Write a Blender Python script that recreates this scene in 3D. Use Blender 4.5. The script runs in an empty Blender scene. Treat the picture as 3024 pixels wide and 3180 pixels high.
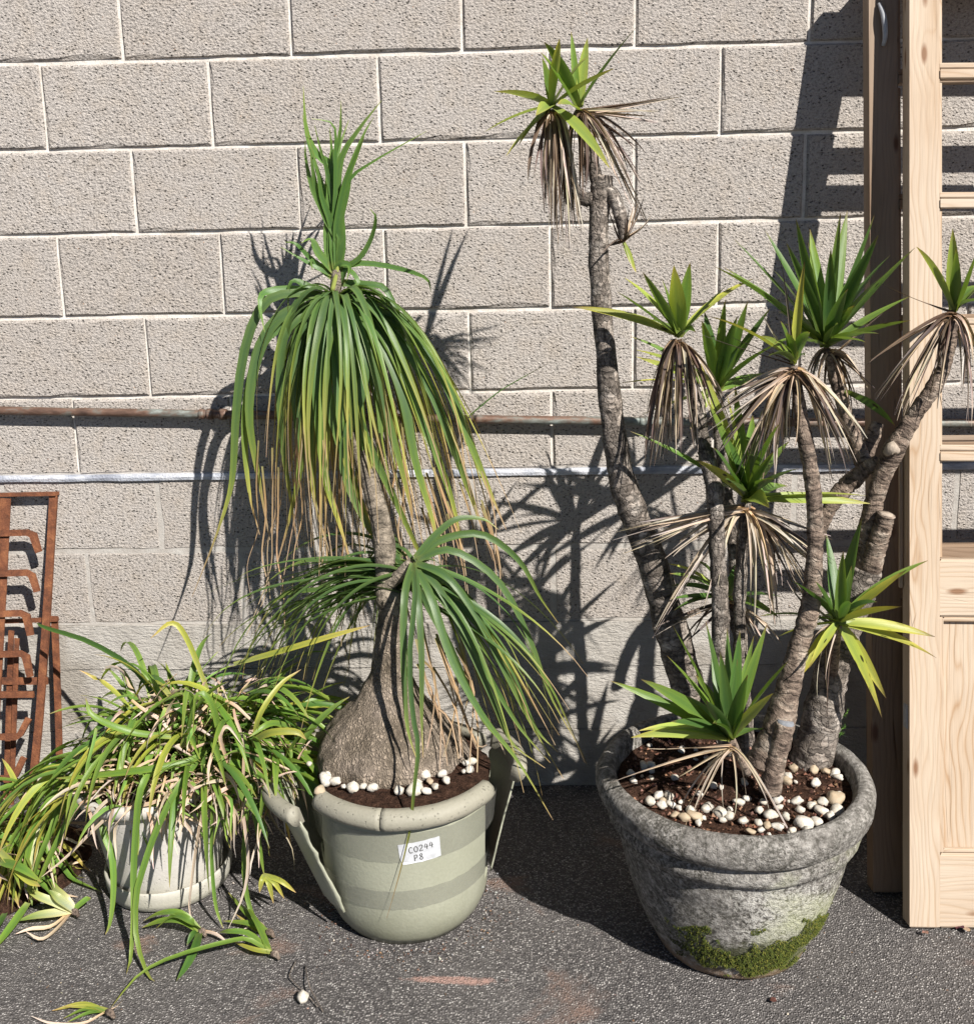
import bpy, math, random
from mathutils import Vector, Matrix, noise
R = math.radians
random.seed(7)
rnd = random.uniform
sc = bpy.context.scene
col = sc.collection

# ------------------------------------------------------------------ camera
CAM = Vector((.12658, -2.57269, 1.44484)); YAW, PIT, ROL = -.03411, -.18916, -.02153
fw = Vector((math.sin(YAW)*math.cos(PIT), math.cos(YAW)*math.cos(PIT), math.sin(PIT)))
rt = Vector((math.cos(YAW), -math.sin(YAW), 0)); up = rt.cross(fw)
rt, up = rt*math.cos(ROL)+up*math.sin(ROL), -rt*math.sin(ROL)+up*math.cos(ROL)
cd = bpy.data.cameras.new('camera'); cam = bpy.data.objects.new('camera', cd); col.objects.link(cam)
m = Matrix((rt, up, -fw)).transposed().to_4x4(); m.translation = CAM; cam.matrix_world = m
cd.sensor_fit = 'HORIZONTAL'; cd.sensor_width = 36; cd.lens = 36*3276/3024; cd.shift_y = -(1590-1337.2)/3024
cd.clip_start = .05; cd.clip_end = 3000
sc.camera = cam
FPX, CX, CY = 2032.3, 938., 829.5          # focal length and principal point of the measured photograph
def ray(x, y): return fw + rt*((x-CX)/FPX) + up*((CY-y)/FPX)
def at(x, y, Y):                            # measured point at a known distance from the wall
    d = ray(x, y); return CAM + d*((Y-CAM.y)/d.y)
def gz(x, y, z=0.):                         # measured point at a known height
    d = ray(x, y); return CAM + d*((z-CAM.z)/d.z)

# ------------------------------------------------------------------ light
SUN = Vector((-.75, 1, -1.05)).normalized()
el = math.asin(-SUN.z); az = math.atan2(-SUN.x, -SUN.y)
w = bpy.data.worlds.new('World'); sc.world = w; w.use_nodes = True
nt = w.node_tree; sky = nt.nodes.new('ShaderNodeTexSky'); sky.sky_type = 'NISHITA'; sky.sun_disc = False
sky.sun_elevation = el; sky.sun_rotation = az; sky.air_density = .45; sky.dust_density = .15; sky.ozone_density = 1.2
nt.links.new(sky.outputs[0], nt.nodes['Background'].inputs[0]); nt.nodes['Background'].inputs[1].default_value = .05
sd = bpy.data.lights.new('sun', 'SUN'); sd.energy = 5.; sd.angle = R(.53); sd.color = (1, .955, .89)
so = bpy.data.objects.new('sun', sd); col.objects.link(so); so.rotation_euler = SUN.to_track_quat('-Z', 'Y').to_euler(); so.location = (3, -4, 6)
sc.view_settings.view_transform = 'Standard'; sc.view_settings.look = 'None'; sc.view_settings.gamma = 1
sc.view_settings.use_curve_mapping = False; sc.view_settings.exposure = .78

# ------------------------------------------------------------------ materials
class NT:
    def __init__(s, name):
        s.m = bpy.data.materials.new(name); s.m.use_nodes = True; s.t = s.m.node_tree
        s.b = s.t.nodes['Principled BSDF']; s.o = s.t.nodes['Material Output']
    def n(s, typ, **kw):
        nd = s.t.nodes.new('ShaderNode'+typ)
        for k, v in kw.items():
            if k[0] == '_': setattr(nd, k[1:], v)
            else: s.set(nd, k.replace('_', ' '), v)
        return nd
    def set(s, nd, k, v):
        i = nd.inputs[int(k[3:])] if k.startswith('in ') else nd.inputs[k]
        if isinstance(v, bpy.types.NodeSocket): s.t.links.new(v, i)
        else:
            if hasattr(i.default_value, '__len__') and len(i.default_value) == 4 and len(v) == 3: v = (*v, 1)
            i.default_value = v
    def pos(s): return s.n('NewGeometry').outputs['Position']
    def obj(s): return s.n('TexCoord').outputs['Object']
    def uv(s): return s.n('TexCoord').outputs['UV']
    def rand(s): return s.n('ObjectInfo').outputs['Random']
    def map(s, v, scale=(1, 1, 1), loc=(0, 0, 0)): return s.n('Mapping', Vector=v, Scale=scale, Location=loc).outputs[0]
    def noise(s, v, scale, detail=4, rough=.55, dist=0.):
        return s.n('TexNoise', Vector=v, Scale=scale, Detail=detail, Roughness=rough, Distortion=dist).outputs[0]
    def vor(s, v, scale, out=0, feat='F1', rnd=1.):
        return s.n('TexVoronoi', _feature=feat, Vector=v, Scale=scale, Randomness=rnd).outputs[out]
    def ramp(s, f, stops):
        nd = s.n('ValToRGB', Fac=f); e = nd.color_ramp.elements
        while len(e) < len(stops): e.new(.5)
        for k, (p, c) in enumerate(stops):
            e[k].position = p; e[k].color = (*c, 1) if hasattr(c, '__len__') else (c, c, c, 1)
        return nd.outputs[0]
    def mix(s, f, a, b, t='MIX'):
        nd = s.n('MixRGB', _blend_type=t); s.set(nd, 'Fac', f); s.set(nd, 'Color1', a); s.set(nd, 'Color2', b); return nd.outputs[0]
    def math(s, op, a, b=0., c=0.):
        nd = s.n('Math', _operation=op); s.set(nd, 'in 0', a); s.set(nd, 'in 1', b); s.set(nd, 'in 2', c); return nd.outputs[0]
    def bump(s, h, d, st=1., nrm=None):
        nd = s.n('Bump', Height=h, Distance=d, Strength=st)
        if nrm is not None: s.set(nd, 'Normal', nrm)
        return nd.outputs[0]
    def fin(s, c=None, rough=.7, nrm=None, spec=.3, **kw):
        if c is not None: s.set(s.b, 'Base Color', c)
        s.set(s.b, 'Roughness', rough); s.set(s.b, 'Specular IOR Level', spec)
        if nrm is not None: s.set(s.b, 'Normal', nrm)
        for k, v in kw.items(): s.set(s.b, k.replace('_', ' '), v)
        return s.m

def mat_block():
    t = NT('concrete_block'); p = t.pos(); r = t.rand()
    big = t.noise(p, 3.2, 4); mid = t.noise(p, 22, 4); fine = t.noise(t.map(p, (1, 1, 1.25)), 150, 5, .6); grit = t.noise(p, 420, 3, .6)
    c = t.mix(big, (.435, .392, .352), (.51, .476, .448))
    c = t.mix(t.math('MULTIPLY', t.ramp(mid, [(.45, 0), (.75, 1)]), .35), c, (.46, .385, .305))
    c = t.mix(t.ramp(r, [(0, .0), (1, .16)]), c, (.30, .25, .205), 'MIX')
    c = t.mix(.7, c, t.ramp(fine, [(.33, .30), (.46, .92), (.68, 1.2)]), 'MULTIPLY')
    c = t.mix(.5, c, t.ramp(grit, [(.35, .6), (.6, 1.15)]), 'MULTIPLY')
    stone = t.vor(p, 55, 1); sp = t.math('MULTIPLY', t.ramp(t.vor(p, 55), [(.06, 1), (.10, 0)]), t.ramp(t.n('SeparateColor', Color=stone).outputs[0], [(.86, 0), (.9, 1)]))
    c = t.mix(t.math('MULTIPLY', sp, .7), c, (.33, .16, .07))
    pit = t.ramp(t.vor(t.map(p, (1, 1, 1.6)), 82), [(.12, 0), (.27, 1)])
    pm = t.ramp(t.noise(p, 60, 2), [(.42, 1), (.52, 0)])
    pit = t.math('MAXIMUM', pit, pm)
    h = t.math('ADD', t.math('MULTIPLY', fine, 1.5), t.math('ADD', t.math('MULTIPLY', pit, .9), t.math('MULTIPLY', grit, .35)))
    c = t.mix(1, c, t.ramp(pit, [(0, .30), (1, 1.)]), 'MULTIPLY')
    return t.fin(c, .93, t.bump(h, .0055, 1.), .12)
def mat_mortar(c1, c2, nm):
    t = NT(nm); p = t.pos(); n = t.noise(p, 30, 5); g = t.noise(p, 300, 3)
    c = t.mix(t.ramp(n, [(.3, 0), (.7, 1)]), c1, c2); c = t.mix(.4, c, t.ramp(g, [(.3, .7), (.7, 1.1)]), 'MULTIPLY')
    return t.fin(c, .9, t.bump(t.math('ADD', g, t.math('MULTIPLY', n, 2)), .002, .7), .15)
def mat_footing():
    t = NT('rough_render'); p = t.pos(); n = t.noise(p, 9, 5); g = t.noise(t.map(p, (1, 1, 2.2)), 75, 5, .65); f = t.noise(p, 330, 3)
    c = t.mix(t.ramp(n, [(.3, 0), (.7, 1)]), (.36, .335, .30), (.48, .455, .42))
    c = t.mix(t.ramp(t.noise(p, 5, 4), [(.52, 0), (.62, .5)]), c, (.24, .21, .175)); c = t.mix(.4, c, t.ramp(f, [(.3, .7), (.7, 1.1)]), 'MULTIPLY')
    return t.fin(c, .92, t.bump(t.math('ADD', t.math('MULTIPLY', g, 1.6), t.math('MULTIPLY', f, .3)), .005, .9), .15)
def mat_asphalt():
    t = NT('asphalt'); p = t.pos(); big = t.noise(p, 2.3, 5); g = t.vor(p, 215, 1); gd = t.vor(p, 215); f = t.noise(p, 600, 3)
    gr = t.n('SeparateColor', Color=g).outputs[0]
    c = t.ramp(gr, [(0, (.065, .061, .061)), (.3, (.15, .138, .135)), (.65, (.26, .242, .232)), (.92, (.40, .375, .355)), (1, (.66, .63, .60))])
    c = t.mix(t.ramp(gd, [(.3, 0), (.6, .85)]), c, (.04, .037, .036))
    c = t.mix(t.ramp(big, [(.35, .0), (.7, .35)]), c, (.19, .175, .165))
    st = t.ramp(t.noise(t.map(p, (1, 1.6, 1), (3.1, 0, 0)), 3.5, 5, .6, .6), [(.60, 0), (.70, .55)])
    c = t.mix(st, c, (.26, .165, .125))
    # brick-red scuff dragged over the tarmac
    q = t.n('Mapping', Vector=p, Location=(.02, .745, 0), _vector_type='POINT').outputs[0]
    q = t.n('Mapping', Vector=q, Rotation=(0, 0, R(-16)), Scale=(5.2, 42, 1)).outputs[0]
    ln = t.n('VectorMath', _operation='LENGTH', **{'in_0': q}).outputs['Value']
    sc_ = t.math('MULTIPLY', t.ramp(t.math('ADD', ln, t.math('MULTIPLY', t.noise(p, 45, 4), .9)), [(.75, 1), (1.2, 0)]), .75)
    c = t.mix(sc_, c, (.42, .26, .215))
    h = t.math('ADD', t.math('MULTIPLY', t.ramp(gd, [(0, 1), (.55, 0)]), 1.4), t.math('ADD', t.math('MULTIPLY', gr, .8), t.math('MULTIPLY', f, .3)))
    return t.fin(c, .82, t.bump(h, .0035, .9), .3)
def mat_wood(nm, a, b, k, grain=1.):
    t = NT(nm); u = t.uv()                                       # u across the board, v along it, in metres
    off = t.n('CombineXYZ', X=t.math('MULTIPLY', t.rand(), 9.), Y=t.math('MULTIPLY', t.rand(), 31.)).outputs[0]
    p = t.n('VectorMath', _operation='ADD', **{'in_0': u, 'in_1': off}).outputs[0]
    warp = t.noise(t.map(p, (6, 1.2, 1)), 1.6, 2)
    kn = t.vor(t.map(p, (13, 4.2, 1)), 1.); knot = t.ramp(kn, [(.05, 1), (.11, .0)]); near = t.ramp(kn, [(.0, 1), (.38, 0)])
    x = t.n('SeparateXYZ', Vector=p).outputs[0]
    ph = t.math('ADD', t.math('MULTIPLY', x, 560*grain), t.math('ADD', t.math('MULTIPLY', warp, 60), t.math('MULTIPLY', near, 9)))
    ring = t.math('ABSOLUTE', t.math('SINE', t.math('MULTIPLY', ph, .5)))
    rr = t.ramp(ring, [(.0, 1), (.45, .25), (1, 0)])
    fib = t.noise(t.map(p, (900, 12, 1)), 1., 3)
    c = t.mix(t.math('MULTIPLY', t.math('MULTIPLY', rr, t.ramp(t.noise(t.map(p, (14, 1.5, 1)), 1., 3), [(.35, .25), (.65, 1)])), .85), a, b); c = t.mix(t.ramp(t.noise(t.map(p, (9, 2, 1)), 1., 4), [(.4, 0), (.75, .5)]), c, b)
    c = t.mix(.6, c, t.ramp(fib, [(.25, .62), (.7, 1.1)]), 'MULTIPLY'); c = t.mix(t.ramp(t.noise(t.map(p, (3, .9, 1)), 1., 4), [(.45, 0), (.7, .45)]), c, (.50, .44, .37)); c = t.mix(t.math('MULTIPLY', knot, .85), c, k)
    crack = t.ramp(t.vor(t.map(p, (42, 1.1, 1)), 1., 0, 'DISTANCE_TO_EDGE'), [(.0, 1), (.006, 0)])
    crack = t.math('MULTIPLY', crack, t.ramp(t.noise(t.map(p, (8, 2, 1)), 1., 2), [(.52, 0), (.6, 1)]))
    c = t.mix(crack, c, (.07, .035, .015))
    h = t.math('SUBTRACT', t.math('ADD', t.math('MULTIPLY', fib, .6), t.math('MULTIPLY', ring, .5)), t.math('MULTIPLY', crack, 3))
    return t.fin(c, .66, t.bump(h, .0007, .8), .25)
def mat_rust():
    t = NT('rusty_iron'); p = t.pos(); n = t.noise(p, 35, 5, .65); f = t.noise(p, 260, 4, .65)
    c = t.ramp(n, [(.25, (.055, .026, .018)), (.5, (.165, .062, .031)), (.72, (.27, .11, .05)), (.85, (.20, .12, .09))])
    c = t.mix(.6, c, t.ramp(f, [(.3, .55), (.7, 1.25)]), 'MULTIPLY')
    return t.fin(c, .85, t.bump(t.math('ADD', n, f), .0022, .8), .25)
def mat_pipe():
    t = NT('weathered_copper'); p = t.pos(); n = t.noise(t.map(p, (.35, 1, 1)), 22, 5, .65); f = t.noise(t.map(p, (.5, 1, 1)), 120, 4)
    c = t.ramp(n, [(.3, (.055, .035, .028)), (.46, (.16, .095, .068)), (.55, (.16, .155, .135)), (.68, (.31, .36, .34)), (.8, (.12, .08, .06))])
    c = t.mix(.5, c, t.ramp(f, [(.3, .6), (.7, 1.2)]), 'MULTIPLY')
    return t.fin(c, t.ramp(n, [(.3, .35), (.7, .7)]), t.bump(f, .0012, .6), .4, Metallic=.25)
def mat_lead():
    t = NT('painted_flashing'); p = t.pos(); n = t.noise(t.map(p, (.3, 1, 1)), 40, 5); f = t.noise(p, 200, 3)
    c = t.ramp(n, [(.3, (.22, .235, .28)), (.46, (.36, .38, .43)), (.6, (.55, .56, .60)), (.8, (.30, .31, .35))])
    return t.fin(c, .5, t.bump(t.math('ADD', n, f), .004, .8), .4)
def leafnodes(nm, trans=.36, spots=False, dry=False, rough=.38):
    t = NT(nm); a = t.n('Attribute', _attribute_name='col').outputs[0]; uv = t.uv(); p = t.obj(); r = t.rand()
    st = t.noise(t.map(uv, (26, .7, 1), (0, 0, 0)), 1., 3, .6)
    c = t.mix(.55, a, t.ramp(st, [(.3, .68), (.7, 1.22)]), 'MULTIPLY')
    c = t.mix(.6, c, t.ramp(r, [(0, .78), (1, 1.18)]), 'MULTIPLY')
    if dry:
        d = t.noise(t.map(uv, (2, 26, 1)), 1., 4, .6); dn = t.n('VectorMath', _operation='ADD', **{'in_0': t.map(uv, (3, 14, 1)), 'in_1': t.n('CombineXYZ', X=t.math('MULTIPLY', r, 50.), Y=t.math('MULTIPLY', r, 90.)).outputs[0]}).outputs[0]
        c = t.mix(t.ramp(t.noise(dn, 1., 4, .6), [(.52, 0), (.64, .8)]), c, (.075, .035, .02)); c = t.mix(.5, c, t.ramp(d, [(.3, .65), (.7, 1.2)]), 'MULTIPLY')
    if spots:
        q = t.n('VectorMath', _operation='ADD', **{'in_0': t.map(uv, (3.2, 30, 1)), 'in_1': t.n('CombineXYZ', X=t.math('MULTIPLY', r, 40.)).outputs[0]}).outputs[0]
        v = t.vor(q, 1.); k = t.n('SeparateColor', Color=t.vor(q, 1., 1)).outputs[1]
        c = t.mix(t.math('MULTIPLY', t.ramp(v, [(.2, 1), (.3, 0)]), t.ramp(k, [(.5, 0), (.55, .95)])), c, (.02, .016, .006))
    t.fin(c, rough, t.bump(st, .0006, .5), .45 if not dry else .2)
    tr = t.n('BsdfTranslucent', Color=t.mix(1, c, (1.15, 1.1, .6), 'MULTIPLY')); mx = t.n('MixShader', Fac=trans)
    t.t.links.new(t.b.outputs[0], mx.inputs[1]); t.t.links.new(tr.outputs[0], mx.inputs[2]); t.t.links.new(mx.outputs[0], t.o.inputs[0])
    return t.m
def mat_bark(nm, c1, c2, c3, rings=1., patch=.5):
    t = NT(nm); uv = t.uv(); p = t.pos()
    wv = t.n('VectorMath', _operation='ADD', **{'in_0': t.map(uv, (4, 1, 1)), 'in_1': t.n('VectorMath', _operation='SCALE', **{'in_0': t.n('TexNoise', Vector=p, Scale=38., Detail=3.).outputs[1], 'Scale': .028}).outputs[0]}).outputs[0]
    rg = t.noise(t.map(wv, (1.1, 135, 1)), 1., 3, .55, .2); n = t.noise(p, 30, 5, .6); f = t.noise(p, 210, 4, .65)
    pv = t.n('VectorMath', _operation='ADD', **{'in_0': t.map(uv, (13, 52, 1)), 'in_1': t.n('VectorMath', _operation='SCALE', **{'in_0': t.n('TexNoise', Vector=p, Scale=70., Detail=3.).outputs[1], 'Scale': 1.3}).outputs[0]}).outputs[0]
    pc = t.n('SeparateColor', Color=t.vor(pv, 1., 1)).outputs[0]; ck = t.ramp(t.vor(pv, 1., 0, 'DISTANCE_TO_EDGE'), [(0, 0), (.10, 1)])
    c = t.ramp(n, [(.3, c1), (.52, c2), (.72, c3)]); c = t.mix(.8*rings, c, t.ramp(rg, [(.36, .16), (.46, .8), (.56, 1.25), (.66, 1.6)]), 'MULTIPLY')
    c = t.mix(patch, c, t.ramp(pc, [(0, .45), (.6, 1.), (1, 1.5)]), 'MULTIPLY'); c = t.mix(patch, c, t.ramp(ck, [(0, .45), (1, 1.05)]), 'MULTIPLY')
    c = t.mix(.5, c, t.ramp(f, [(.3, .65), (.7, 1.2)]), 'MULTIPLY')
    h = t.math('ADD', t.math('ADD', t.math('MULTIPLY', rg, 1.5*rings), t.math('MULTIPLY', ck, .5*patch)), t.math('MULTIPLY', f, .45))
    return t.fin(c, .85, t.bump(h, .005, .9), .2)
def mat_caudex():
    t = NT('corky_bark'); p = t.obj(); n = t.noise(p, 12, 4); f = t.noise(p, 260, 4, .65)
    q = t.n('VectorMath', _operation='ADD', **{'in_0': t.map(p, (1, 1, .42)), 'in_1': t.n('VectorMath', _operation='SCALE', **{'in_0': t.n('TexNoise', Vector=p, Scale=55., Detail=4.).outputs[1], 'Scale': .014}).outputs[0]}).outputs[0]
    ck = t.ramp(t.vor(q, 150, 0, 'DISTANCE_TO_EDGE'), [(.0, .3), (.25, 1)]); rd = t.noise(t.map(p, (1, 1, .4)), 95, 5, .7)
    ck = t.math('MULTIPLY', ck, t.ramp(rd, [(.36, .1), (.55, 1)]))
    c = t.ramp(n, [(.3, (.17, .137, .10)), (.52, (.30, .245, .19)), (.72, (.42, .345, .285))])
    c = t.mix(.85, c, t.ramp(ck, [(0, .25), (.6, 1.), (1, 1.2)]), 'MULTIPLY'); c = t.mix(.5, c, t.ramp(f, [(.3, .65), (.7, 1.2)]), 'MULTIPLY')
    return t.fin(c, .9, t.bump(t.math('ADD', t.math('MULTIPLY', ck, 1.), t.math('MULTIPLY', f, .35)), .006, .95), .15)
def mat_lichen():
    t = NT('lichen_concrete'); p = t.obj(); big = t.noise(p, 6, 5, .6); m1 = t.noise(p, 55, 6, .7); m2 = t.noise(p, 130, 5, .7); f = t.noise(p, 330, 3)
    s = t.n('SeparateXYZ', Vector=p)
    c = t.ramp(m1, [(.30, (.055, .05, .042)), (.42, (.16, .148, .132)), (.54, (.30, .28, .256)), (.68, (.47, .445, .41))])
    c = t.mix(t.math('MULTIPLY', t.ramp(t.noise(p, 150, 4, .7), [(.47, 0), (.55, .9)]), t.ramp(t.noise(p, 9, 3), [(.40, .2), (.56, 1)])), c, (.07, .066, .054))
    wl = t.math('MULTIPLY', t.ramp(t.math('ADD', m2, t.math('MULTIPLY', big, .6)), [(.76, 0), (.86, .95)]), t.math('MULTIPLY', t.ramp(s.outputs[2], [(.06, 0), (.13, 1)]), t.math('ADD', t.ramp(s.outputs[2], [(.24, 1), (.30, .15)]), 0)))
    wl = t.math('MULTIPLY', wl, t.ramp(t.math('ADD', s.outputs[0], t.math('MULTIPLY', big, .2)), [(-.05, .1), (.1, 1)]))
    c = t.mix(wl, c, (.60, .58, .53))
    # algae bloom: low down and on the flank towards the doors
    al = t.math('ADD', t.math('MULTIPLY', s.outputs[0], 2.6), t.math('MULTIPLY', t.math('SUBTRACT', big, .5), 2.2))
    al = t.math('ADD', al, t.math('MULTIPLY', t.math('SUBTRACT', .3, s.outputs[2]), 1.2)); al = t.math('MULTIPLY', t.ramp(al, [(.25, 0), (.85, .62)]), t.ramp(s.outputs[2], [(.295, 1), (.315, .0)]))
    c = t.mix(al, c, (.36, .39, .17))
    bk = t.ramp(t.math('ADD', s.outputs[2], t.math('MULTIPLY', t.math('SUBTRACT', m1, .5), .09)), [(.012, 1), (.045, 0)])
    c = t.mix(t.math('MULTIPLY', bk, .8), c, (.25, .165, .105))
    ms = t.ramp(t.math('ADD', t.math('ABSOLUTE', t.math('SUBTRACT', s.outputs[2], .075)), t.math('MULTIPLY', t.math('SUBTRACT', m1, .5), .11)), [(.02, .8), (.05, 0)]); ms = t.math('MULTIPLY', ms, t.ramp(t.math('ABSOLUTE', t.math('SUBTRACT', s.outputs[0], .03)), [(.07, 1), (.15, 0)]))
    c = t.mix(ms, c, (.055, .060, .018)); c = t.mix(.4, c, t.ramp(f, [(.3, .7), (.7, 1.15)]), 'MULTIPLY')
    return t.fin(c, .9, t.bump(t.math('ADD', t.math('MULTIPLY', m2, 1.2), t.math('ADD', m1, t.math('MULTIPLY', f, .5))), .006, .95), .2)
def mat_potclay(nm, a, b, stain, rough=.6, pits=0.):
    t = NT(nm); p = t.obj(); n = t.noise(p, 9, 5, .6); f = t.noise(p, 160, 4, .6); s = t.n('SeparateXYZ', Vector=p)
    c = t.mix(t.ramp(n, [(.3, 0), (.7, 1)]), a, b); lo = t.math('ADD', s.outputs[2], t.math('MULTIPLY', t.math('SUBTRACT', n, .5), .12))
    c = t.mix(t.ramp(lo, [(.015, .75), (.11, 0)]), c, stain); c = t.mix(.3, c, t.ramp(f, [(.3, .75), (.7, 1.1)]), 'MULTIPLY')
    h = f
    if pits:
        v = t.ramp(t.vor(p, 130), [(.18, 0), (.3, 1)]); pk = t.ramp(t.noise(p, 50, 3), [(.5, 1), (.57, 0)]); v = t.math('MAXIMUM', v, pk)
        c = t.mix(pits, c, t.ramp(v, [(0, .35), (1, 1)]), 'MULTIPLY'); h = t.math('ADD', f, v)
    return t.fin(c, rough, t.bump(h, .0012, .6), .35)
def mat_soil():
    t = NT('potting_soil'); p = t.pos(); n = t.noise(p, 70, 5, .7); f = t.noise(p, 280, 4, .7)
    c = t.ramp(n, [(.3, (.018, .011, .008)), (.55, (.085, .045, .03)), (.75, (.17, .095, .065))]); c = t.mix(.6, c, t.ramp(f, [(.3, .5), (.7, 1.3)]), 'MULTIPLY')
    return t.fin(c, .95, t.bump(t.math('ADD', n, f), .012, 1.), .1)
def mat_pebble(nm='river_pebble', cs=None):
    t = NT(nm); p = t.obj(); n = t.noise(p, 3.5, 4); r = t.rand(); a = t.ramp(r, [(0, (.50, .47, .41)), (.5, (.60, .57, .52)), (1, (.53, .49, .42))])
    a = cs or a; c = t.mix(t.ramp(n, [(.42, 0), (.62, .6)]), a, (.40, .34, .25)); f = t.noise(p, 14, 4)
    return t.fin(c, .55, t.bump(f, .03, .25), .35)
def mat_plain(nm, c, rough=.6, spec=.3, bs=120., bd=.001):
    t = NT(nm); n = t.noise(t.pos(), bs, 4); return t.fin(t.mix(.5, c, t.ramp(n, [(.3, .65), (.7, 1.2)]), 'MULTIPLY'), rough, t.bump(n, bd, .6), spec)
def mat_tape():
    t = NT('clear_tape'); p = t.pos(); n = t.noise(t.map(p, (1, 1, 1)), 55, 4, .6, .8); nb = t.bump(n, .003, .5)
    g = t.n('BsdfGlossy', Color=(.9, .9, .9), Roughness=.16, Normal=nb); d = t.n('BsdfDiffuse', Color=(.36, .36, .33), Normal=nb); tr = t.n('BsdfTransparent', Color=(.98, .98, .97))
    fr = t.n('Fresnel', IOR=1.45, Normal=nb); a = t.n('MixShader', Fac=.16); b = t.n('MixShader', Fac=t.math('MINIMUM', t.math('MULTIPLY', fr.outputs[0], .8), .22))
    L = t.t.links.new; L(tr.outputs[0], a.inputs[1]); L(d.outputs[0], a.inputs[2]); L(a.outputs[0], b.inputs[1]); L(g.outputs[0], b.inputs[2]); L(b.outputs[0], t.o.inputs[0])
    return t.m
def mat_attr(nm, rough=.85):
    t = NT(nm); a = t.n('Attribute', _attribute_name='col').outputs[0]; return t.fin(a, rough, None, .2)

M = dict(block=mat_block(), mortar=mat_mortar((.52, .475, .42), (.68, .65, .61), 'white_mortar'), mortar2=mat_mortar((.34, .31, .28), (.44, .42, .39), 'grey_mortar'),
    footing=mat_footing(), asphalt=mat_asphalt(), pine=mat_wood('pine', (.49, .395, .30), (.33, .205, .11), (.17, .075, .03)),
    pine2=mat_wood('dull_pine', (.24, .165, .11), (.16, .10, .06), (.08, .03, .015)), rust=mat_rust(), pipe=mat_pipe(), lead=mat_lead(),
    leaf=leafnodes('green_leaf'), leafs=leafnodes('spotted_leaf', spots=True), dry=leafnodes('dry_leaf', .12, dry=True, rough=.7), strand=leafnodes('dry_strand', .12, rough=.7),
    bark=mat_bark('yucca_bark', (.085, .07, .058), (.20, .17, .145), (.38, .34, .30), .7, .75), bark2=mat_bark('reddish_yucca_bark', (.085, .062, .05), (.21, .16, .125), (.38, .32, .26), 1., .25),
    palmbark=mat_bark('palm_bark', (.10, .085, .065), (.215, .18, .14), (.32, .275, .22), .8, .35), caudex=mat_caudex(), lichen=mat_lichen(),
    sage=mat_potclay('sage_plastic', (.305, .31, .235), (.335, .34, .265), (.16, .16, .11), .42), sagerim=mat_potclay('speckled_rim', (.245, .235, .185), (.30, .28, .225), (.22, .2, .15), .6, .6),
    sagein=mat_plain('plastic_inside', (.42, .38, .31), .8), paleclay=mat_potclay('pale_clay', (.40, .38, .35), (.48, .455, .425), (.38, .37, .29), .75, .25),
    soil=mat_soil(), pebble=mat_pebble(), tanpeb=mat_pebble('tan_pebble', (.40, .31, .21)), tape=mat_tape(), paper=mat_plain('paper', (.80, .82, .88), .6, .3, 60, .001), ink=mat_plain('ink', (.012, .012, .014), .5),
    attr=mat_attr('litter'), cut=mat_plain('cut_wood', (.36, .30, .24), .8, .2, 140, .003), cutgrey=mat_plain('grey_cut', (.20, .21, .23), .8, .2, 140, .003), moss=mat_attr('moss_fibre', .95), steel=mat_plain('dull_steel', (.35, .36, .38), .45, .5))

# ------------------------------------------------------------------ builders
def mesh(name, vs, fs, mat=None, cols=None, uvs=None, smooth=True):
    me = bpy.data.meshes.new(name); me.from_pydata([tuple(v) for v in vs], [], fs)
    if cols is not None:
        a = me.color_attributes.new('col', 'FLOAT_COLOR', 'POINT'); a.data.foreach_set('color', [q for c in cols for q in (c[0], c[1], c[2], 1.)])
    if uvs is not None:
        l = me.uv_layers.new(name='UVMap'); idx = [0]*len(me.loops); me.loops.foreach_get('vertex_index', idx)
        l.data.foreach_set('uv', [q for i in idx for q in uvs[i]])
    if smooth: me.polygons.foreach_set('use_smooth', [True]*len(me.polygons))
    if mat: me.materials.append(mat)
    me.update(); return me
def obj(name, me, parent=None, **pr):
    o = bpy.data.objects.new(name, me); col.objects.link(o)
    if parent is not None: o.parent = parent
    for k, v in pr.items(): o[k] = v
    return o
def thing(name, label, cat, loc=(0, 0, 0), group=None):
    o = obj(name, None, None, label=label, category=cat); o.location = loc; o.empty_display_size = .1
    if group: o['group'] = group
    return o
def rel(vs, o): L = Vector(o.location); return [Vector(v)-L for v in vs]
def add(name, root, vs, fs, mat, parent=None, **kw):          # world-space vertices under a thing
    pr = {k: kw.pop(k) for k in list(kw) if k in ('kind', 'label')}
    return obj(name, mesh(name, rel(vs, root), fs, mat, **kw), parent or root, **pr)

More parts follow.
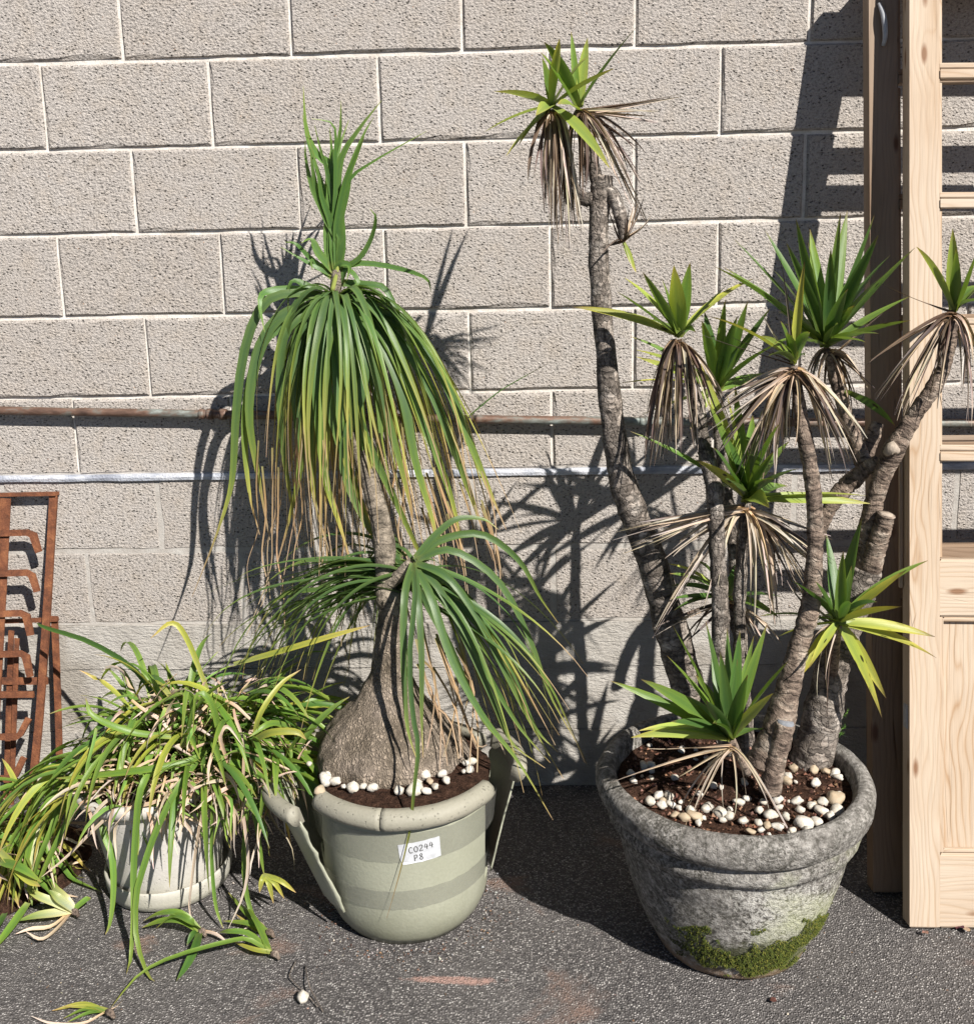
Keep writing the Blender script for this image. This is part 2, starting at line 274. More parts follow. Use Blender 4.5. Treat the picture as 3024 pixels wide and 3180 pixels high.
def box(o, ax, ay, az_, sx, sy, sz, bev=.003):                # chamfered box: origin corner, three axes, sizes
    b = min(bev, sx*.3, sy*.3, sz*.3); vs = []; uv = []
    ring = lambda x0, x1, y0, y1, z: [(x0, y0, z), (x1, y0, z), (x1, y1, z), (x0, y1, z)]
    for x0, x1, y0, y1, z in ((b, sx-b, b, sy-b, 0), (0, sx, 0, sy, b), (0, sx, 0, sy, sz-b), (b, sx-b, b, sy-b, sz)):
        for p in ring(x0, x1, y0, y1, z): vs.append(o+ax*p[0]+ay*p[1]+az_*p[2]); uv.append(p)
    fs = [(3, 2, 1, 0), (12, 13, 14, 15)]
    for k in range(3):
        for i in range(4): fs.append((k*4+i, k*4+(i+1) % 4, k*4+4+(i+1) % 4, k*4+4+i))
    return vs, fs, uv
def beam(name, root, o, ax, ay, az_, sx, sy, sz, mat, grain='z', parent=None, bev=.003, jit=0.):
    vs, fs, uv = box(o, ax, ay, az_, sx, sy, sz, bev)
    g = dict(z=lambda p: (p[0]+p[1]*1.3, p[2]), x=lambda p: (p[2]+p[1]*1.3, p[0]))[grain]
    if jit: vs = [v+Vector((rnd(-jit, jit), rnd(-jit, jit), rnd(-jit, jit))) for v in vs]
    return add(name, root, vs, fs, mat, parent, uvs=[g(p) for p in uv], smooth=False)
def spline(P, n):                                             # catmull-rom through P, n samples
    P = [Vector(p) for p in P]; Q = [P[0]*2-P[1]]+P+[P[-1]*2-P[-2]]; out = []; k = len(P)-1
    for i in range(n):
        f = i/(n-1)*k; s = min(int(f), k-1); t = f-s; a, b, c, d = Q[s:s+4]
        out.append(.5*((2*b)+(c-a)*t+(2*a-5*b+4*c-d)*t*t+(3*b-a-3*c+d)*t**3))
    return out
def lerp(a, b, t): return a+(b-a)*t
def lc(a, b, t): return tuple(lerp(x, y, t) for x, y in zip(a, b))
def ramp(stops, t):
    for (p, c), (q, d) in zip(stops, stops[1:]):
        if t <= q: return lc(c, d, max(0, (t-p)/(q-p+1e-9)))
    return stops[-1][1]
def tube(P, rad, n, sides, ringamp=0., lump=0., cap=True, seed=0., fil=.35):
    S = spline(P, n); rr = [x.x for x in spline([Vector((r, 0, 0)) for r in rad], n)]; vs = []; fs = []; uv = []; L = 0
    u = Vector((0, -1, 0)); rs = random.Random(int(seed*100)+3)
    for i, p in enumerate(S):
        T = (S[min(i+1, n-1)]-S[max(i-1, 0)]).normalized(); u = (u-T*u.dot(T)).normalized(); v = T.cross(u)
        if i: L += (p-S[i-1]).length
        k = 1+ringamp*(rs.uniform(-1, 1) if i % 2 else rs.uniform(-.2, 1))
        for j in range(sides):
            a = 2*math.pi*j/sides; d = u*math.cos(a)+v*math.sin(a); r = max(rr[i], .0004)*k
            if lump: r *= 1+lump*noise.noise((p+d*r*2)*16+Vector((seed, 0, 0)))+lump*.5*noise.noise((p+d*r)*60)
            vs.append(p+d*r); uv.append((j/sides if j <= sides/2 else 1-j/sides, L))
    for i in range(n-1):
        for j in range(sides): fs.append((i*sides+j, i*sides+(j+1) % sides, (i+1)*sides+(j+1) % sides, (i+1)*sides+j))
    if cap: fs.append(tuple(range(sides))[::-1]); fs.append(tuple((n-1)*sides+j for j in range(sides)))
    return vs, fs, uv
def ribbon(S, half, U, cols, fold=.25, twist=0., tw0=0.):      # leaf blade: three vertices across, folded along the midrib
    n = len(S); vs = []; fs = []; uv = []; cc = []; L = 0
    for i, p in enumerate(S):
        T = (S[min(i+1, n-1)]-S[max(i-1, 0)]).normalized(); u = U(i/(n-1)) if callable(U) else U
        s = T.cross(u)
        if s.length < 1e-4: s = T.cross(Vector((.3, .5, .8)))
        s.normalize(); u = s.cross(T)
        a = tw0+twist*i/(n-1); s, u = s*math.cos(a)+u*math.sin(a), u*math.cos(a)-s*math.sin(a)
        h = half(i/(n-1)); c = cols(i/(n-1))
        if i: L += (p-S[i-1]).length
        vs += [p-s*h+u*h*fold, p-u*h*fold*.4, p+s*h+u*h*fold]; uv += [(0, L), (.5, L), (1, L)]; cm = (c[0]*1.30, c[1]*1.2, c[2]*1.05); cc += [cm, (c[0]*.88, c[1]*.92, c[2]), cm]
    for i in range(n-1):
        a = i*3; fs += [(a, a+1, a+4, a+3), (a+1, a+2, a+5, a+4)]
    return vs, fs, uv, cc
def bez(a, b, c, d, n):
    return [a*(1-t)**3+b*3*t*(1-t)**2+c*3*t*t*(1-t)+d*t**3 for t in (i/(n-1) for i in range(n))]
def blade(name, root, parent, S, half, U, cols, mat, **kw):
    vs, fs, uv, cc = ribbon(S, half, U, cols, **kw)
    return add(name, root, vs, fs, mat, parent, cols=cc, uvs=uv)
def shell(cx, cy, rf, z0, zf, a0, a1, na, nz, th, wob=0., dz=0.):   # curved sheet with thickness; angle 0 faces the camera side, + towards +x
    vs = []; fs = []
    for side in (0, 1):
        for i in range(na+1):
            a = a0+(a1-a0)*i/na; zt = zf(a)
            for k in range(nz+1):
                z = z0+(zt-z0)*k/nz; r = rf(z)-th*side+(wob*noise.noise(Vector((a*2.2, z*9, 1.7))) if wob else 0)
                vs.append(Vector((cx+r*math.sin(a), cy-r*math.cos(a), z+dz)))
    W = nz+1; H = (na+1)*W
    for i in range(na):
        for k in range(nz):
            a = i*W+k; fs.append((a, a+W, a+W+1, a+1)); fs.append((H+a, H+a+1, H+a+W+1, H+a+W))
        t = i*W+nz; fs.append((t, t+W, H+t+W, H+t)); b = i*W; fs.append((b, H+b, H+b+W, b+W))
    if abs(a1-a0) < 2*math.pi-1e-4:
        for k in range(nz):
            fs.append((k, k+1, H+k+1, H+k)); e = na*W+k; fs.append((e, H+e, H+e+1, e+1))
    return vs, fs
def lathe(cx, cy, prof, na, a0=0., a1=2*math.pi, disp=None):
    full = abs(a1-a0-2*math.pi) < 1e-4; vs = []; fs = []; m_ = len(prof); N = na if full else na+1
    for i in range(N):
        a = a0+(a1-a0)*i/na
        for r, z in prof:
            p = Vector((r*math.sin(a), -r*math.cos(a), z))
            if disp: p = disp(p, a)
            vs.append(p+Vector((cx, cy, 0)))
    for i in range(na if full else na):
        j = (i+1) % N
        for k in range(m_-1): fs.append((i*m_+k, j*m_+k, j*m_+k+1, i*m_+k+1))
    if not full:
        for k in range(m_): pass
        fs.append(tuple(range(m_))); fs.append(tuple(na*m_+k for k in range(m_))[::-1])
    return vs, fs

# ------------------------------------------------------------------ ground
def ground():
    xs = [-400, -60, -12, -4]+[-2.2+.11*i for i in range(41)]+[4, 12, 60, 400]; ys = [-400, -60, -12, -4]+[-2+.1*i for i in range(21)]+[.4]
    vs = []; fs = []
    for y in ys:
        for x in xs:
            z = .006*noise.noise(Vector((x*2.3, y*2.3, 0)))-.004 if (abs(x) < 2.2 and -2 < y < -.02) else -.004
            vs.append((x, y, z))
    W = len(xs)
    for j in range(len(ys)-1):
        for i in range(W-1): fs.append((j*W+i, j*W+i+1, (j+1)*W+i+1, (j+1)*W+i))
    o = obj('ground', mesh('ground', vs, fs, M['asphalt'])); o['kind'] = 'structure'
ground()

# ------------------------------------------------------------------ block wall
wall = thing('block_wall', 'pale grey concrete block wall with white mortar joints behind the pots', 'wall')
def block_mesh(wd, ht, seed):
    r = random.Random(seed); vs = []; fs = []; nx = max(3, int(wd/.045)); nz = 4; per = []
    for i in range(nx): per.append((i/nx, 0))
    for i in range(nz): per.append((1, i/nz))
    for i in range(nx): per.append((1-i/nx, 1))
    for i in range(nz): per.append((0, 1-i/nz))
    n = len(per)
    for d, ins, j in ((.09, 0, 0), (.005, 0, .0009), (.0, .0045, .0016)):
        for (u, v) in per:
            cr = (r.random() < .08)*.006*(ins > 0); x = -wd/2+ins+cr+(wd-2*ins-2*cr)*u; z = -ht/2+ins+cr+(ht-2*ins-2*cr)*v
            vs.append((x+r.uniform(-j, j), d+r.uniform(0, j)*.3, z+r.uniform(-j, j)))
    for k in range(2):
        for i in range(n): fs.append((k*n+i, k*n+(i+1) % n, (k+1)*n+(i+1) % n, (k+1)*n+i))
    fs.append(tuple(range(2*n, 3*n)))
    return mesh('block', vs, fs, M['block'], smooth=False)
BM = [block_mesh(.3928, .1912, s) for s in range(7)]
for row in range(12):
    z = .451+.2*row+.1; odd = row % 2 == 0
    for i in range(-6, 7):
        x = i*.4+(.0 if odd else .2)
        b = obj('block', random.choice(BM), wall); b.location = (x+rnd(-.001, .001), rnd(-.0012, .0012), z+rnd(-.0012, .0012)); b.rotation_euler = (rnd(-.002, .002), 0, rnd(-.002, .002)+(math.pi if False else 0))
def slab(x0, x1, y0, y1, z0, z1): return box(Vector((x0, y0, z0)), Vector((1, 0, 0)), Vector((0, 1, 0)), Vector((0, 0, 1)), x1-x0, y1-y0, z1-z0, .001)[:2]
def wavy_slab(nm, x0, x1, yf, yb, z0, z1, jz, mat, seg=.04, jy=.0008, bulge=0.):
    n = int((x1-x0)/seg); vs = []; fs = []
    for i in range(n+1):
        x = x0+(x1-x0)*i/n; a = noise.noise(Vector((x*9, z0*5, 3)))*jz; b = noise.noise(Vector((x*11, z1*5, 8)))*jz; y = yf+noise.noise(Vector((x*14, 1, z0)))*jy
        vs += [(x, yb, z0+a), (x, y, z0+a), (x, y-bulge, (z0+z1)/2), (x, y, z1+b), (x, yb, z1+b)]
    for i in range(n):
        for k in range(4): q = i*5+k; fs.append((q, q+5, q+6, q+1))
    return add(nm, wall, vs, fs, mat, smooth=False)
wavy_slab('mortar', -2.6, 2.6, .0078, .08, .86, 2.86, 0, M['mortar'], .03, .0012)
wavy_slab('mortar', -2.6, 2.6, .0020, .08, .451, .8595, 0, M['mortar2'], .03, .0008)
wavy_slab('flashing', -2.6, 2.6, -.0075, .02, .838, .8545, .0022, M['lead'], .03, .0015, .002)
for z0, z1, yf in ((.331, .4505, -.006), (.155, .329, -.003), (-.06, .153, -.008)): wavy_slab('footing', -2.6, 2.6, yf, .09, z0, z1, .0025, M['footing'], .05, .004)
add('backing', wall, *slab(-2.6, 2.6, .085, .3, -.06, 2.86), M['mortar2'])

# ------------------------------------------------------------------ pipe
pipe = thing('copper_pipe', 'weathered copper pipe with greenish patina running along the block wall', 'pipe')
PP = [at(-700, 760, -.027), at(-350, 778, -.027), at(0, 792, -.026), at(430, 802, -.025), at(938, 815, -.025), at(1400, 820, -.026), at(1900, 822, -.026), at(2300, 822, -.026)]
PP = [Vector((p.x, p.y, lerp(p.z, 1.0-.025*p.x, .4))) for p in PP]
vs, fs, uv = tube(PP, [.0105]*8, 60, 14, 0); add('run', pipe, vs, fs, M['pipe'], uvs=uv)
def onpipe(px):
    S = spline(PP, 400); return min(S, key=lambda p: abs((p-CAM).dot(rt)/(p-CAM).dot(fw)*FPX+CX-px))
for px, r, l in ((387, .0135, .012), (408, .0145, .016), (432, .0145, .02), (470, .013, .012), (1720, .0135, .014)):
    c = onpipe(px); vs, fs, uv = tube([c-Vector((l/2, 0, 0)), c, c+Vector((l/2, 0, 0))], [r*.93, r, r*.93], 5, 8 if r > .014 else 14); add('coupling', pipe, vs, fs, M['pipe'], uvs=uv)
for px in (-150, 560, 1240, 1990):
    c = onpipe(px); vs, fs, uv = tube([c-Vector((.007, 0, 0)), c+Vector((.007, 0, 0))], [.0125]*2, 3, 14); cl = add('clip', pipe, vs, fs, M['pipe'], uvs=uv)
    add('stud', pipe, *tube([c, c+Vector((0, .04, 0))], [.004]*2, 3, 8)[:2], M['pipe'], cl)

# ------------------------------------------------------------------ doors
def door(label, x0, y0, lean, side, mats, extra):
    A = Vector((x0, y0, .002)); d = thing('pine_door', label, 'door', A)
    az_ = Vector((side, lean, 1)).normalized(); ax = Vector((1, .0, 0)); ax = (ax-az_*ax.dot(az_)).normalized(); ay = az_.cross(ax)
    W, T, H = .74, .04, 2.04
    P = lambda x, y, z: A+ax*x+ay*y+az_*z
    sw = .062; k = 1/az_.z
    for x in (0, W-sw): beam('stile', d, P(x, 0, 0), ax, ay, az_, sw, T, H, mats, 'z', bev=.004)
    rails = [(0, .152), (.632, .118)]+[(z-.011, .022) for z in (.967, 1.225, 1.483, 1.748)]+[(1.94, .1)]
    for i, (z, h) in enumerate(rails):
        if h > .05:
            beam('rail', d, P(sw+.0005, .001, z*k), ax, ay, az_, W-2*sw-.001, T-.002, h*k, mats, 'x', bev=.005)
        else:
            b = beam('glazing_bar', d, P(sw+.0005, .004, z*k), ax, ay, az_, W-2*sw-.001, T-.008, h*k, mats, 'x', bev=.004)
            beam('moulding', d, P(sw+.0005, -.003, (z-.006)*k), ax, ay, az_, W-2*sw-.001, .0065, .019*k, mats, 'x', b, .003)
            beam('moulding', d, P(sw+.0005, .0, (z+.0145)*k), ax, ay, az_, W-2*sw-.001, .012, .013*k, mats, 'x', b, .003)
    # panel boards between bottom and lock rails
    nb = 5; bw = (W-2*sw)/nb
    for i in range(nb): beam('panel_board', d, P(sw+i*bw+.0006, .016, .15*k), ax, ay, az_, bw-.0012, .014, .484*k, mats, 'z', bev=.0015)
    for x in (sw, W-sw-.009): beam('moulding', d, P(x+.0004, .004, .152*k), ax, ay, az_, .0086, .012, .48*k, mats, 'z', bev=.003)
    beam('moulding', d, P(sw+.009, .004, .1525*k), ax, ay, az_, W-2*sw-.018, .012, .009*k, mats, 'x', bev=.003)
    beam('moulding', d, P(sw+.009, .004, .622*k), ax, ay, az_, W-2*sw-.018, .012, .0095*k, mats, 'x', bev=.003)
    for z0 in (.752, .98, 1.238, 1.496, 1.761):                                         # glazing beads standing in the open lights
        for x in (sw, W-sw-.007): beam('glazing_bead', d, P(x+.0004, .006, z0*k), ax, ay, az_, .0066, .01, (.205 if z0 < .9 else .23 if z0 < 1.7 else .172)*k, mats, 'z', bev=.002)
    return d, P, ax, ay, az_
d1, P1, ax1, ay1, az1 = door('bare pale pine door with open glazing bars leaning foremost against the wall', .9126, -.596, .2, .018, M['pine'], 0)
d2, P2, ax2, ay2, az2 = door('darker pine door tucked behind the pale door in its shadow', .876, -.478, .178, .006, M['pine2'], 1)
beam('hinge_leaf', d1, P1(-.0025, .01, .41), ax1, ay1, az1, .0035, .02, .05, M['steel'], bev=.001)
beam('splinter', d1, P1(-.008, .034, .70), ax1, ay1, az1, .006, .008, .30, M['pine'], bev=.002)
vs, fs, uv = tube([P2(.02, -.006, 1.93), P2(.026, -.016, 1.9), P2(.03, -.014, 1.86), P2(.029, -.004, 1.84)], [.004, .006, .0055, .004], 14, 8); add('handle', d2, vs, fs, M['steel'])

# ------------------------------------------------------------------ rusty racks
def flat(root, nm, P, wd, th, N, parent=None):                 # flat iron bar along a polyline, N = face normal
    vs = []; fs = []; n = len(P)
    for i, p in enumerate(P):
        T = (P[min(i+1, n-1)]-P[max(i-1, 0)]).normalized(); s = T.cross(N).normalized()
        k = 1.0
        if 0 < i < n-1: k = 1/max(.6, abs((P[i]-P[i-1]).normalized().dot(T)))
        for a, b in ((-1, -1), (1, -1), (1, 1), (-1, 1)): vs.append(p+s*a*wd/2*k+N*b*th/2+Vector((rnd(-1, 1), rnd(-1, 1), rnd(-1, 1)))*.0004)
    for i in range(n-1):
        for j in range(4): fs.append((i*4+j, i*4+(j+1) % 4, i*4+4+(j+1) % 4, i*4+4+j))
    fs += [(3, 2, 1, 0), tuple((n-1)*4+j for j in range(4))]
    return add(nm, root, vs, fs, M['rust'], parent, smooth=False)
NB = Vector((0, -1, .13)).normalized()
rack = thing('rusty_rack', 'rusty iron rack with bent hook arms leaning on the wall', 'rack', at(60, 1560, -.13)); rack.location.z = 0
def rk(x, y, o=0.): # points in the leaning plane of the rack: .03 from the wall at the top, .13 at the ground
    Y = -.04
    for _ in range(6): Y = -(.135-.115*at(x, y, Y).z/.82)-o
    return at(x, y, Y)
flat(rack, 'post', [rk(103, 952), rk(97, 1060), rk(88, 1210), rk(76, 1380), rk(64, 1500), rk(60, 1548)], .019, .004, NB); flat(rack, 'post', [rk(108, 958, -.012), rk(102, 1060, -.012), rk(93, 1210, -.012), rk(81, 1380, -.012), rk(65, 1548, -.012)], .003, .018, NB)
flat(rack, 'top_bar', [rk(110, 951, -.004), rk(-60, 954, -.004), rk(-300, 957, -.004)], .008, .026, NB)
flat(rack, 'upright', [rk(10, 960, .006), rk(2, 1120, .006), rk(-10, 1340, .006), rk(-22, 1560, .006)], .030, .004, NB)
flat(rack, 'upright', [rk(-285, 958), rk(-295, 1200), rk(-318, 1560)], .022, .004, NB)
arms = [(1028, [(52, 1026), (64, 1031), (75, 1064)]), (1106, [(52, 1103), (62, 1109), (72, 1140)]), (1184, [(40, 1181), (51, 1187), (59, 1224)]), (1262, [(40, 1259), (50, 1265), (58, 1304)]), (1338, [(30, 1338), (60, 1338), (65, 1338)]), (1418, [(32, 1420), (40, 1414), (55, 1385)]), (1502, [(22, 1500), (30, 1494), (46, 1460)])]
for i, (y, tail) in enumerate(arms): flat(rack, 'hook_arm', [rk(-180, y+2, .012+.003*(i % 2)), rk(-60, y+1, .012+.003*(i % 2))]+[rk(a, b, .012+.003*(i % 2)) for a, b in tail], .0155, .008, NB)
r2 = thing('rusty_rack', 'shorter rusty iron frame standing behind the hooked rack', 'rack', at(105, 1500, -.05)); r2.location.z = 0
def rj(x, y, Y=-.045): return at(x, y, Y-.03*max(0, (y-1190)/350))
flat(r2, 'post', [rj(105, 1187), rj(109, 1280), rj(113, 1400), rj(116, 1500), rj(117, 1560)], .017, .004, NB); flat(r2, 'cross_bar', [rj(112, 1193, -.05), rj(20, 1197, -.05), rj(-120, 1200, -.05)], .010, .01, NB)
flat(r2, 'post', [rj(22, 1215, -.055), rj(18, 1340, -.055), rj(12, 1550, -.055)], .014, .004, NB); flat(r2, 'post', [rj(33, 1230, -.06), rj(29, 1340, -.06), rj(22, 1550, -.06)], .012, .004, NB)
flat(r2, 'cross_bar', [rj(92, 1312, -.06), rj(40, 1312, -.06), rj(-100, 1313, -.06)], .018, .006, NB)

# ------------------------------------------------------------------ concrete pot
RP = Vector((.54, -.6, 0))
rpot = thing('concrete_pot', 'large lichen covered concrete pot with rolled rim and green moss', 'pot', RP)
prof = [(.0, .0), (.135, .0), (.152, .004), (.158, .02), (.170, .045), (.187, .085), (.203, .13), (.216, .175), (.226, .215), (.233, .245), (.236, .258), (.245, .263), (.2505, .272), (.252, .285), (.2495, .297), (.2485, .303), (.258, .307), (.268, .317), (.2725, .333), (.2715, .350), (.2645, .364), (.253, .371), (.2415, .370), (.2345, .362), (.232, .35), (.229, .33), (.222, .29), (.19, .2), (.0, .19)]
def dpot(p, a):
    k = .0045*noise.noise(p*7)+.0022*noise.noise(p*24)+.0009*noise.noise(p*70)
    r = Vector((p.x, p.y, 0)); 
    if r.length > .1: p = p+r.normalized()*k
    p = p+Vector((0, 0, .003*noise.noise(p*5+Vector((9, 0, 0)))*(p.z > .2)))
    return p
def dense(pr, n):
    out = []
    for (a, b), (c, d) in zip(pr, pr[1:]):
        L = math.hypot(c-a, d-b); q = max(1, int(L/n))
        for i in range(q): out.append((lerp(a, c, i/q), lerp(b, d, i/q)))
    return out+[pr[-1]]
vs, fs = lathe(RP.x, RP.y, dense(prof, .008), 128, disp=dpot); vs = [v+Vector((0, 0, 0)) for v in vs]
add('body', rpot, vs, fs, M['lichen'])
def soil_disc(root, c, r, z, amp, seed, mat=M['soil'], dome=0.):
    vs = []; fs = []; nr, na = 26, 72
    for i in range(nr+1):
        q = r*i/nr
        for j in range(na):
            a = 2*math.pi*j/na; p = Vector((c.x+q*math.sin(a), c.y-q*math.cos(a), 0)); h = amp*noise.noise(p*28+Vector((seed, 0, 0)))+amp*.6*noise.noise(p*75)+amp*.9*noise.noise(p*9)
            vs.append(p+Vector((0, 0, z+h+dome*(1-(i/nr)**2))))
    for i in range(nr):
        for j in range(na): fs.append((i*na+j, (i+1)*na+j, (i+1)*na+(j+1) % na, i*na+(j+1) % na))
    return add('soil', root, vs, fs, mat)
SOILZ = .338
soil_disc(rpot, RP, .2295, SOILZ, .006, 2)
# moss: fine fibres on the lower belly
mv, mf, mc = [], [], []; rs = random.Random(5)
def pr_at(z):
    for (a, b), (c, d) in zip(prof[1:], prof[2:]):
        if b <= z <= d and d > b: return lerp(a, c, (z-b)/(d-b))
    return .2
n = 0
while n < 9000:
    a = R(rs.uniform(-75, 85)); z = rs.uniform(.015, .17); a0_ = a; a = a-R(5)
    q = noise.noise(Vector((a*2.6, z*14, 4)))+.5*noise.noise(Vector((a*9, z*42, 1)))
    if abs(z-.074-.05*(a > .3)*(a-.3))/.060+(max(0, -a-.5)*1.8)+max(0, a-.5)*1.6-q*1.7 > .85: continue
    a = a0_
    n += 1; r = pr_at(z)+.0005; N = Vector((math.sin(a), -math.cos(a), -.35)).normalized(); p = Vector((RP.x+r*math.sin(a), RP.y-r*math.cos(a), z))+N*.002*noise.noise(Vector((a*20, z*90, 0)))
    t = Vector((math.cos(a), math.sin(a), 0)); d = (N+Vector((rs.uniform(-.7, .7), rs.uniform(-.7, .7), rs.uniform(-.3, .9)))).normalized()*rs.uniform(.002, .0065); s = t*rs.uniform(.0007, .0016)
    i = len(mv); mv += [p-s, p+s, p+d]; mf.append((i, i+1, i+2)); c = ramp([(0, (.035, .045, .010)), (.5, (.075, .10, .018)), (1, (.16, .15, .03))], rs.random()**1.3*(1 if z > .05 else 1)); mc += [c]*3
add('moss', rpot, mv, mf, M['moss'], cols=mc, kind='stuff')

# ------------------------------------------------------------------ sage pot, broken and taped
MP = Vector((-.138, -.498, 0))
mpot = thing('broken_pot', 'cracked sage green plastic pot held together with clear tape', 'pot', MP)
def rm(z): return .146+.020*min(1, z/.05)**.6+.034*(z/.31)
jag = lambda a, s: .022*noise.noise(Vector((a*7, s, 0)))+.010*noise.noise(Vector((a*25, s, 5)))
def zt(a):
    d = math.degrees((a+math.pi) % (2*math.pi)-math.pi)
    if -50 <= d <= 63: return .300
    if d < -50: return max(.155, .300-(-50-d)*.012)+jag(a, 1) if d > -125 else .27
    if d > 63: return max(.085, .300-(d-63)*.018)+jag(a, 2) if d < 110 else .27
vs, fs = shell(MP.x, MP.y, rm, .0, zt, -math.pi, math.pi, 120, 14, .006, .002); add('body', mpot, vs, fs, M['sage'])
def rimprof(r, z, s=1.): return [(r-.012*s, z), (r+.006*s, z-.004*s), (r+.017*s, z+.003*s), (r+.022*s, z+.015*s), (r+.018*s, z+.028*s), (r+.007*s, z+.037*s), (r-.006*s, z+.038*s), (r-.012*s, z+.032*s)]
def rimseg(root, nm, c, r, z, a0, a1, tilt=None, s=1.):
    rp = rimprof(r, z, s); rp = rp+[rp[0]]; vs, fs = lathe(c.x, c.y, rp, max(6, int(abs(a1-a0)*22)), a0, a1)
    vs = [v+Vector((0, 0, .0022*noise.noise(v*9)))+Vector((noise.noise(v*40), noise.noise(v*41), noise.noise(v*42)))*.0006 for v in vs]
    if tilt: vs = [tilt(v) for v in vs]
    return add(nm, root, vs, fs, M['sagerim'])
r0 = rm(.3); rimseg(mpot, 'rim_piece', MP, r0, .297, R(-51), R(-6.5)); rimseg(mpot, 'rim_piece', MP, r0, .2965, R(-5.9), R(64)); rimseg(mpot, 'rim_piece', MP, r0, .295, R(128), R(232))
# splayed fragments
def frag(nm, a0, a1, cc, off, zlo, tip, seedj):
    def tf(v):
        k = max(0, v.z)/.33; return v+off*k+tip*k*k
    vs, fs = shell(cc.x, cc.y, rm, 0, lambda a: .300, a0, a1, 40, 18, .004, .002)
    zl = lambda a: zlo(a)
    vs2 = []
    for v in vs:
        a = math.atan2(v.x-cc.x, -(v.y-cc.y)); z = lerp(zl(a), .302, v.z/.300); r = rm(z)-rm(v.z); d = Vector((v.x-cc.x, v.y-cc.y, 0)).normalized()
        e = max(0, 1-min(abs(a-a0), abs(a-a1))/.09)*(.012*noise.noise(Vector((0, seedj, z*38)))+.006*noise.noise(Vector((3, seedj, z*110))))
        vs2.append(tf(Vector((v.x, v.y, z))+d*r+Vector((d.y, -d.x, 0))*-e))
    o = add(nm, mpot, vs2, fs, M['sage']); rimseg(mpot, 'rim_piece', cc, rm(.3), .297, a0, a1, tf)
    return o
frag('wall_fragment', R(-150), R(-34), MP, Vector((-.078, .004, -.012)), lambda a: .075+.5*jag(a, 7), Vector((-.012, 0, -.006)), 7)
frag('wall_fragment', R(82), R(132), MP, Vector((.035, .008, .0)), lambda a: .085+jag(a, 9), Vector((.012, 0, 0)), 9)
vs, fs = lathe(MP.x, MP.y, dense([(0, .004), (.13, .004), (.15, .05), (.165, .15), (.178, .25), (.184, .315), (.15, .324), (0, .326)], .012), 60, disp=lambda p, a: p+Vector((p.x, p.y, 0))*.05*noise.noise(p*22)+Vector((0, 0, .006*noise.noise(p*30))))
add('soil', mpot, vs, fs, M['soil'])
def tape(z0, z1, a0, a1, off, sl=0.):
    vs = []; fs = []; na, nz = 60, 7
    for i in range(na+1):
        a = a0+(a1-a0)*i/na
        for k in range(nz+1):
            z = lerp(z0, z1, k/nz)+sl*(a-a0)+.002*noise.noise(Vector((a*9, k, 0))); r = rm(min(z, .3))+off+abs(.0022*noise.noise(Vector((a*9, z*60, 2))))
            vs.append(Vector((MP.x+r*math.sin(a), MP.y-r*math.cos(a), z)))
    for i in range(na):
        for k in range(nz): q = i*(nz+1)+k; fs.append((q, q+nz+1, q+nz+2, q+1))
    add('tape', mpot, vs, fs, M['tape'])
tape(.216, .283, R(-76), R(84), .0026); tape(.098, .143, R(-80), R(72), .0026, .004)
# paper tag with handwriting, under the tape
def onpot(a, z, off): r = rm(z)+off; return Vector((MP.x+r*math.sin(a), MP.y-r*math.cos(a), z))
ca, cz, tl = R(15.0), .2365, R(5)
def tagp(u, v, off):                                         # u, v in metres on the tag
    uu = u*math.cos(tl)-v*math.sin(tl); vv = u*math.sin(tl)+v*math.cos(tl); return onpot(ca+uu/.19, cz+vv, off)
TW, TH = .082, .048; vs = []; fs = []
for i in range(9):
    for k in range(4): vs.append(tagp((i/8-.5)*TW+(.004 if k == 0 and i == 0 else 0), (k/3-.5)*TH+rnd(-.0006, .0006), .0014))
for i in range(8):
    for k in range(3): q = i*4+k; fs.append((q, q+4, q+5, q+1))
tag = add('paper_tag', mpot, vs, fs, M['paper'])
G = {'C': [[(.9, .85), (.55, 1), (.15, .7), (.1, .35), (.4, .02), (.9, .1)]], '0': [[(.5, 1), (.12, .72), (.12, .28), (.5, 0), (.88, .28), (.88, .72), (.5, 1)]],
     '2': [[(.1, .78), (.35, 1), (.75, .92), (.78, .62), (.1, .02), (.95, .05)]], '4': [[(.45, 1), (.1, .42), (.98, .46)], [(.72, .85), (.66, 0)]],
     'P': [[(.2, 1), (.2, 0)], [(.2, .95), (.7, .98), (.85, .72), (.6, .5), (.2, .48)]], '8': [[(.8, .85), (.45, 1), (.18, .78), (.5, .54), (.85, .25), (.5, 0), (.15, .25), (.5, .54), (.8, .85)]]}
def write(txt, u0, v0, w_, h_, gap):
    for ch in txt:
        V, F_ = [], []
        for st in G[ch]:
            S = spline([(x*w_+u0, y*h_+v0+(u0*.06), 0) for x, y in st], len(st)*3); b = len(V)
            for i, p in enumerate(S):
                T = (S[min(i+1, len(S)-1)]-S[max(0, i-1)]).normalized(); s = Vector((-T.y, T.x, 0))*.00085
                V += [tagp(p.x+s.x, p.y+s.y, .0018), tagp(p.x-s.x, p.y-s.y, .0018)]
            for i in range(len(S)-1): F_.append((b+2*i, b+2*i+1, b+2*i+3, b+2*i+2))
        add('ink_letter', mpot, V, F_, M['ink'], tag, smooth=False); u0 += w_+gap
write('C0244', -.022, .002, .0082, .0135, .002); write('P8', -.014, -.0185, .0085, .014, .0022)

